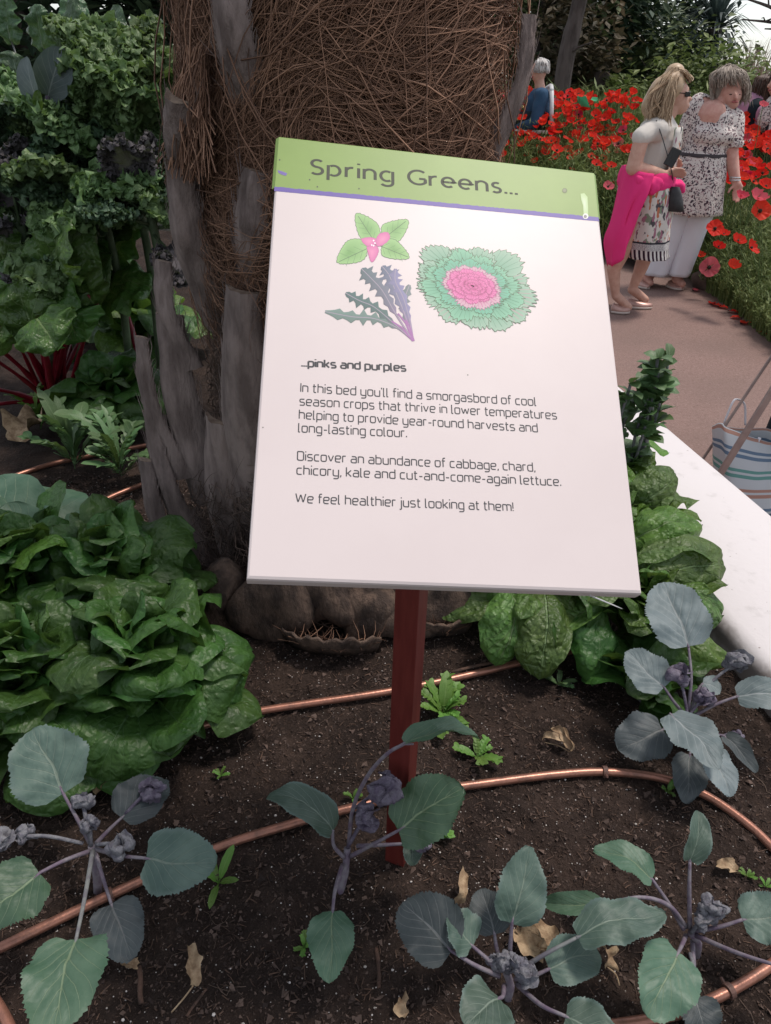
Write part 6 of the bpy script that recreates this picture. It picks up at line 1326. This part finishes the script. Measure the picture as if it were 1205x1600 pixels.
# --- man sitting beyond the poppies, and two people at the right edge
def far_person(label, P, x, y0, root_z, hairmat, topmat, name='person', facing=1, sit=False, s=1.0, cap=None):
    h = P(x, y0); o = thing(name, label, 'person', V((h.x, h.y, root_z)), None); b = MB(); f = facing
    b.ell(h, (.078, .075, .105)); b.ell(h+V((.012*f, 0, -.05)), (.06, .058, .06)); b.capsule(h+V((.078*f, 0, -.01)), .012, h+V((.090*f, 0, -.03)), .014, 8); b.capsule(h+V((-.01*f, 0, -.09)), .05, h+V((-.03*f, 0, -.17)), .055)
    sh = h+V((-.03*f, 0, -.22)); hip = V((h.x-.06*f, h.y, max(root_z+(.48 if sit else .85), sh.z-.52)))
    b.capsule(sh+V((0, -.15, 0)), .06, sh+V((0, .15, 0)), .06); b.capsule(sh-V((0, 0, .08)), .12, hip, .13)
    for s_ in (-1, 1):
        kn = hip+V((.42*f if sit else .03*f, s_*.1, 0 if sit else -.42)); kn.z = max(kn.z, root_z+.4); b.capsule(hip+V((0, s_*.09, 0)), .09, kn, .065); b.capsule(kn, .062, V((kn.x, kn.y, root_z+.06)), .04); b.capsule(V((kn.x, kn.y, root_z+.05)), .04, V((kn.x+.14*f, kn.y, root_z+.04)), .035)
        el = sh+V((.05*f, s_*.2, -.26)); b.capsule(sh+V((0, s_*.17, 0)), .055, el, .045); ha = el+V((.22*f, -s_*.06, -.04)); b.capsule(el, .042, ha, .03); hand(b, ha, ha+V((.03*f, 0, 0)), (f, 0, 0), (0, .3, 1), .4)
    blob(b, 'body', M['skin'], o, .012, 3); c = MB(); c.capsule(sh+V((0, -.15, .0)), .075, sh+V((0, .15, .0)), .075); c.capsule(sh-V((0, 0, .08)), .140, hip, .155)
    for s_ in (-1, 1): el = sh+V((.05*f, s_*.2, -.26)); c.capsule(sh+V((0, s_*.17, 0)), .07, el, .06); c.capsule(el, .058, el+V((.17*f, -s_*.05, -.03)), .045)
    co = blob(c, 'jacket', topmat, o, .012, 3)
    for v in co.data.vertices: v.co += v.normal*.012*noise.noise(v.co*13)
    t_ = MB()
    for s_ in (-1, 1):
        kn = hip+V((.42*f if sit else .03*f, s_*.1, 0 if sit else -.42)); kn.z = max(kn.z, root_z+.4); t_.capsule(hip+V((0, s_*.09, 0)), .105, kn, .08); t_.capsule(kn, .078, V((kn.x, kn.y, root_z+.10)), .06)
    blob(t_, 'trousers', M['navy'], o, .014, 3)
    m_ = MB(); rh = random.Random(int(x)); rts = []
    for i in range(50):
        a = rh.uniform(-pi*.75, pi*.75); d = V((-cos(a)*f, sin(a), 0)); rts.append([h+V((0, 0, .10)), h+d*.07+V((0, 0, .07)), h+d*.085+V((0, 0, .0)), h+d*(.085)+V((0, 0, -.02 if cap is None else -cap))])
    strandhair(m_, rts, 420, int(x), .005, .010); m_.build('hair', hairmat, o)
    m_ = MB()
    for s_ in (-1, 1): m_.ell(h+V((.066*f, s_*.03, .005)), (.010, .012, .008), 8, 5)
    m_.build('eye', M['dark'], o); m_ = MB(); m_.capsule(h+V((.066*f, -.02, -.06)), .008, h+V((.066*f, .02, -.06)), .008, 8); m_.build('lips', M['lips'], o); return o
man = far_person('grey haired man in a blue denim jacket sitting beyond the poppies, seen from the side', PT(8.9), 843, 110, .14, M['whair'], M['denim'], facing=-1, sit=True)
h = gy(843, 110, 8.9); ch = thing('garden_chair', 'white plastic chair back behind the seated man', 'chair', V((h.x+.06, 8.9, .14))); m_ = MB(); A = V((h.x+.16, 8.9, .55)); Bt = gy(857, 141, 8.9)
m_.tube([A+V((0, -.22, 0)), Bt+V((0, -.20, 0))], .022, 8); m_.tube([A+V((0, .22, 0)), Bt+V((0, .20, 0))], .022, 8); m_.tube(spline([Bt+V((0, -.20, 0)), Bt+V((.02, 0, .04)), Bt+V((0, .20, 0))], 5), .022, 8)
for k in range(5): m_.tube([A+V((0, -.16+.08*k, 0)), Bt+V((.01, -.15+.075*k, .015))], .016, 6)
m_.build('backrest', mat('white_plastic', (.6, .6, .6), .4), ch); m_ = MB(); m_.box(A+V((-.2, 0, -.02)), (.22, .23, .015)); m_.build('seat', bpy.data.materials['white_plastic'], ch, bevel=.008)
for sx in (-.4, 0):
    for sy in (-.2, .2): m_ = MB(); m_.tube([A+V((sx, sy, -.03)), V((A.x+sx*1.05, A.y+sy, .14))], .018, 8); m_.build('leg', bpy.data.materials['white_plastic'], ch)
far_person('person in a pale pink quilted jacket standing behind the poppies at the right edge', PT(8.6), 1193, 136, -.05, M['bhair'], M['lilac'], facing=1, cap=.20)
far_person('person in dark patterned clothes cut off by the right edge of the picture', PT(8.3), 1216, 130, -.05, M['bhair'], M['ffloral'], facing=-1, cap=.24)

# ------------------------------------------------------------------ striped bag, poles and the visitor beside the wall
def f_stripe(t):
    sp = t.n('ShaderNodeSeparateXYZ'); t.l(t.uv(), sp.inputs[0]); v = t.math('ADD', t.math('MULTIPLY', sp.outputs[1], 4.2), t.math('MULTIPLY', t.noise(t.uv(), 2.2, 1), .25)); f = t.math('FRACT', v); k = t.math('MODULO', t.math('FLOOR', v), 3)
    on = t.math('MAXIMUM', t.math('MULTIPLY', t.math('GREATER_THAN', f, .12), t.math('LESS_THAN', f, .30)), t.math('MULTIPLY', t.math('GREATER_THAN', f, .42), t.math('LESS_THAN', f, .58)))
    c = t.mix(t.math('GREATER_THAN', k, .5), (.13, .19, .27), (.40, .22, .17)); c = t.mix(t.math('GREATER_THAN', k, 1.5), c, (.13, .29, .26)); return t.mix(on, (.50, .52, .54), c)
M['stripe'] = fabric('striped_canvas', f_stripe)
c0 = gy(1166, 780, 2.62); c0.z = -.445; bag = thing('tote_bag', 'pale striped canvas tote bag standing on the path beyond the white wall', 'bag', c0); m_ = MB(); R = []
tp = gy(1166, 668, 2.74)
for i in range(16):
    v = i/15; c = c0.lerp(V((tp.x, tp.y, tp.z)), v); ring = []
    for j in range(44):
        q = 2*pi*j/44; sq = 1/max(abs(cos(q)), abs(sin(q)))**.55; a_ = (.105+.02*v); b_ = (.085-.03*v+.02*sin(pi*v)); f = 1+.05*noise.noise(V((cos(q)*2, sin(q)*2, v*3)))+.05*v*sin(3*q+1); dz = .025*sin(2*q+.6)*v**3-.045*v**4*max(0, cos(q-.3))
        ring.append(c+V((cos(q)*a_*sq*f, sin(q)*b_*sq*f, dz)))
    R.append(ring)
m_.rings(R, cap1=False); bb = m_.build('body', M['stripe'], bag); so_ = bb.modifiers.new('t', 'SOLIDIFY'); so_.thickness = .004; so_.offset = -1
for dy, dx in ((.07, -.0), (-.05, .01)):
    e1 = tp+V((-.06+dx, dy, -.02)); e2 = tp+V((.03+dx, dy, -.02)); k = (e1+e2)/2+V((0, dy*.4, .10 if dy > 0 else -.05)); m_ = MB(); m_.tube(spline([e1, e1.lerp(k, .7)+V((-.01, 0, .02)), k, e2.lerp(k, .7)+V((.015, 0, .01)), e2], 6), .007, 6, flat=.5); m_.build('handle', M['white'], bag)
M['pole'] = mottled('pole_metal', (.36, .27, .24), (.30, .22, .20), 20, .45, .05, None, None, .004, .5, .2)
def pole(label, a, b, Ya, Yb, r):
    A, B = gy(*a, Ya), gy(*b, Yb); d = (B-A).normalized(); t = (-.44-B.z)/d.z; E_ = B+d*t; A = A-d*.35; s_ = d.cross(V((0, 1, 0))).normalized(); n_ = s_.cross(d); m_ = MB(); m_.rings([[p+s_*x*r+n_*y*r for x, y in ((-1, -.6), (1, -.6), (1, .6), (-1, .6))] for p in (A, E_)]); o = m_.build('walking_pole', M['pole'], None, smooth=False, bevel=.002); tag(o, label, 'pole', 'poles leaning by the striped bag')
pole('slim pinkish pole leaning behind the striped bag', (1205, 558), (1140, 655), 2.85, 2.80, .006)
pole('thicker flat pinkish pole leaning in front of the striped bag', (1207, 610), (1130, 733), 2.50, 2.50, .012)
# visitor just outside the frame: only the dark trouser leg and shoe reach into it
P = PT(2.75); vz = thing('person', 'person in dark navy trousers at the right edge beside the striped bag', 'person', V((P(1250, 700).x, 2.75, -.45))); b = MB(); q = P(1250, 700); X0 = q.x-.015
b.ell((X0+.08, 2.75, 1.02), (.085, .09, .115)); b.capsule((X0+.08, 2.75, .93), .05, (X0+.08, 2.75, .84), .055); b.capsule((X0+.08, 2.60, .78), .06, (X0+.08, 2.90, .78), .06); b.capsule((X0+.08, 2.75, .70), .12, (X0+.08, 2.75, .42), .13)
for s_ in (-1, 1):
    b.capsule((X0+.08, 2.75+s_*.17, .78), .055, (X0+.12, 2.75+s_*.2, .5), .045); b.capsule((X0+.12, 2.75+s_*.2, .5), .042, (X0+.22, 2.75+s_*.15, .32), .03); hand(b, (X0+.22, 2.75+s_*.15, .32), (X0+.24, 2.75+s_*.15, .28), (.4, 0, -1), (0, 1, 0), .4)
    b.capsule((X0+.06, 2.75+s_*.09, .40), .09, (X0+.02, 2.75+s_*.1, .0), .06); b.capsule((X0+.02, 2.75+s_*.1, .0), .058, (X0+.0, 2.75+s_*.1, -.38), .04); b.capsule((X0, 2.75+s_*.1, -.40), .04, (X0-.08, 2.72+s_*.1, -.42), .03)
blob(b, 'body', M['skin'], vz, .012, 3); b = MB()
for s_ in (-1, 1): b.capsule((X0+.06, 2.75+s_*.09, .42), .11, (X0+.02, 2.75+s_*.1, .0), .085); b.capsule((X0+.02, 2.75+s_*.1, .0), .085, (X0-.005, 2.75+s_*.1, -.30), .085)
blob(b, 'trousers', M['navy'], vz, .012, 3); b = MB(); b.capsule((X0+.08, 2.58, .78), .075, (X0+.08, 2.92, .78), .075); b.capsule((X0+.08, 2.75, .70), .14, (X0+.08, 2.75, .40), .15)
for s_ in (-1, 1): b.capsule((X0+.08, 2.75+s_*.17, .78), .07, (X0+.12, 2.75+s_*.2, .5), .06)
blob(b, 'top', M['navy'], vz, .012, 3)
for s_ in (-1, 1): shoe(vz, V((X0+.05, 2.75+s_*.1, -.448)), V((X0-.19, 2.70+s_*.1, -.448)), .10, mat('navy_shoe', (.06, .06, .075), .6), .07)
m_ = MB(); rts = [[V((X0+.08, 2.75, 1.13)), V((X0+.08+.09*cos(a), 2.75+.09*sin(a), 1.08)), V((X0+.08+.1*cos(a), 2.75+.1*sin(a), .98))] for a in [k*.3 for k in range(14)]]; strandhair(m_, rts, 260, 9, .006, .01); m_.build('hair', M['bhair'], vz)
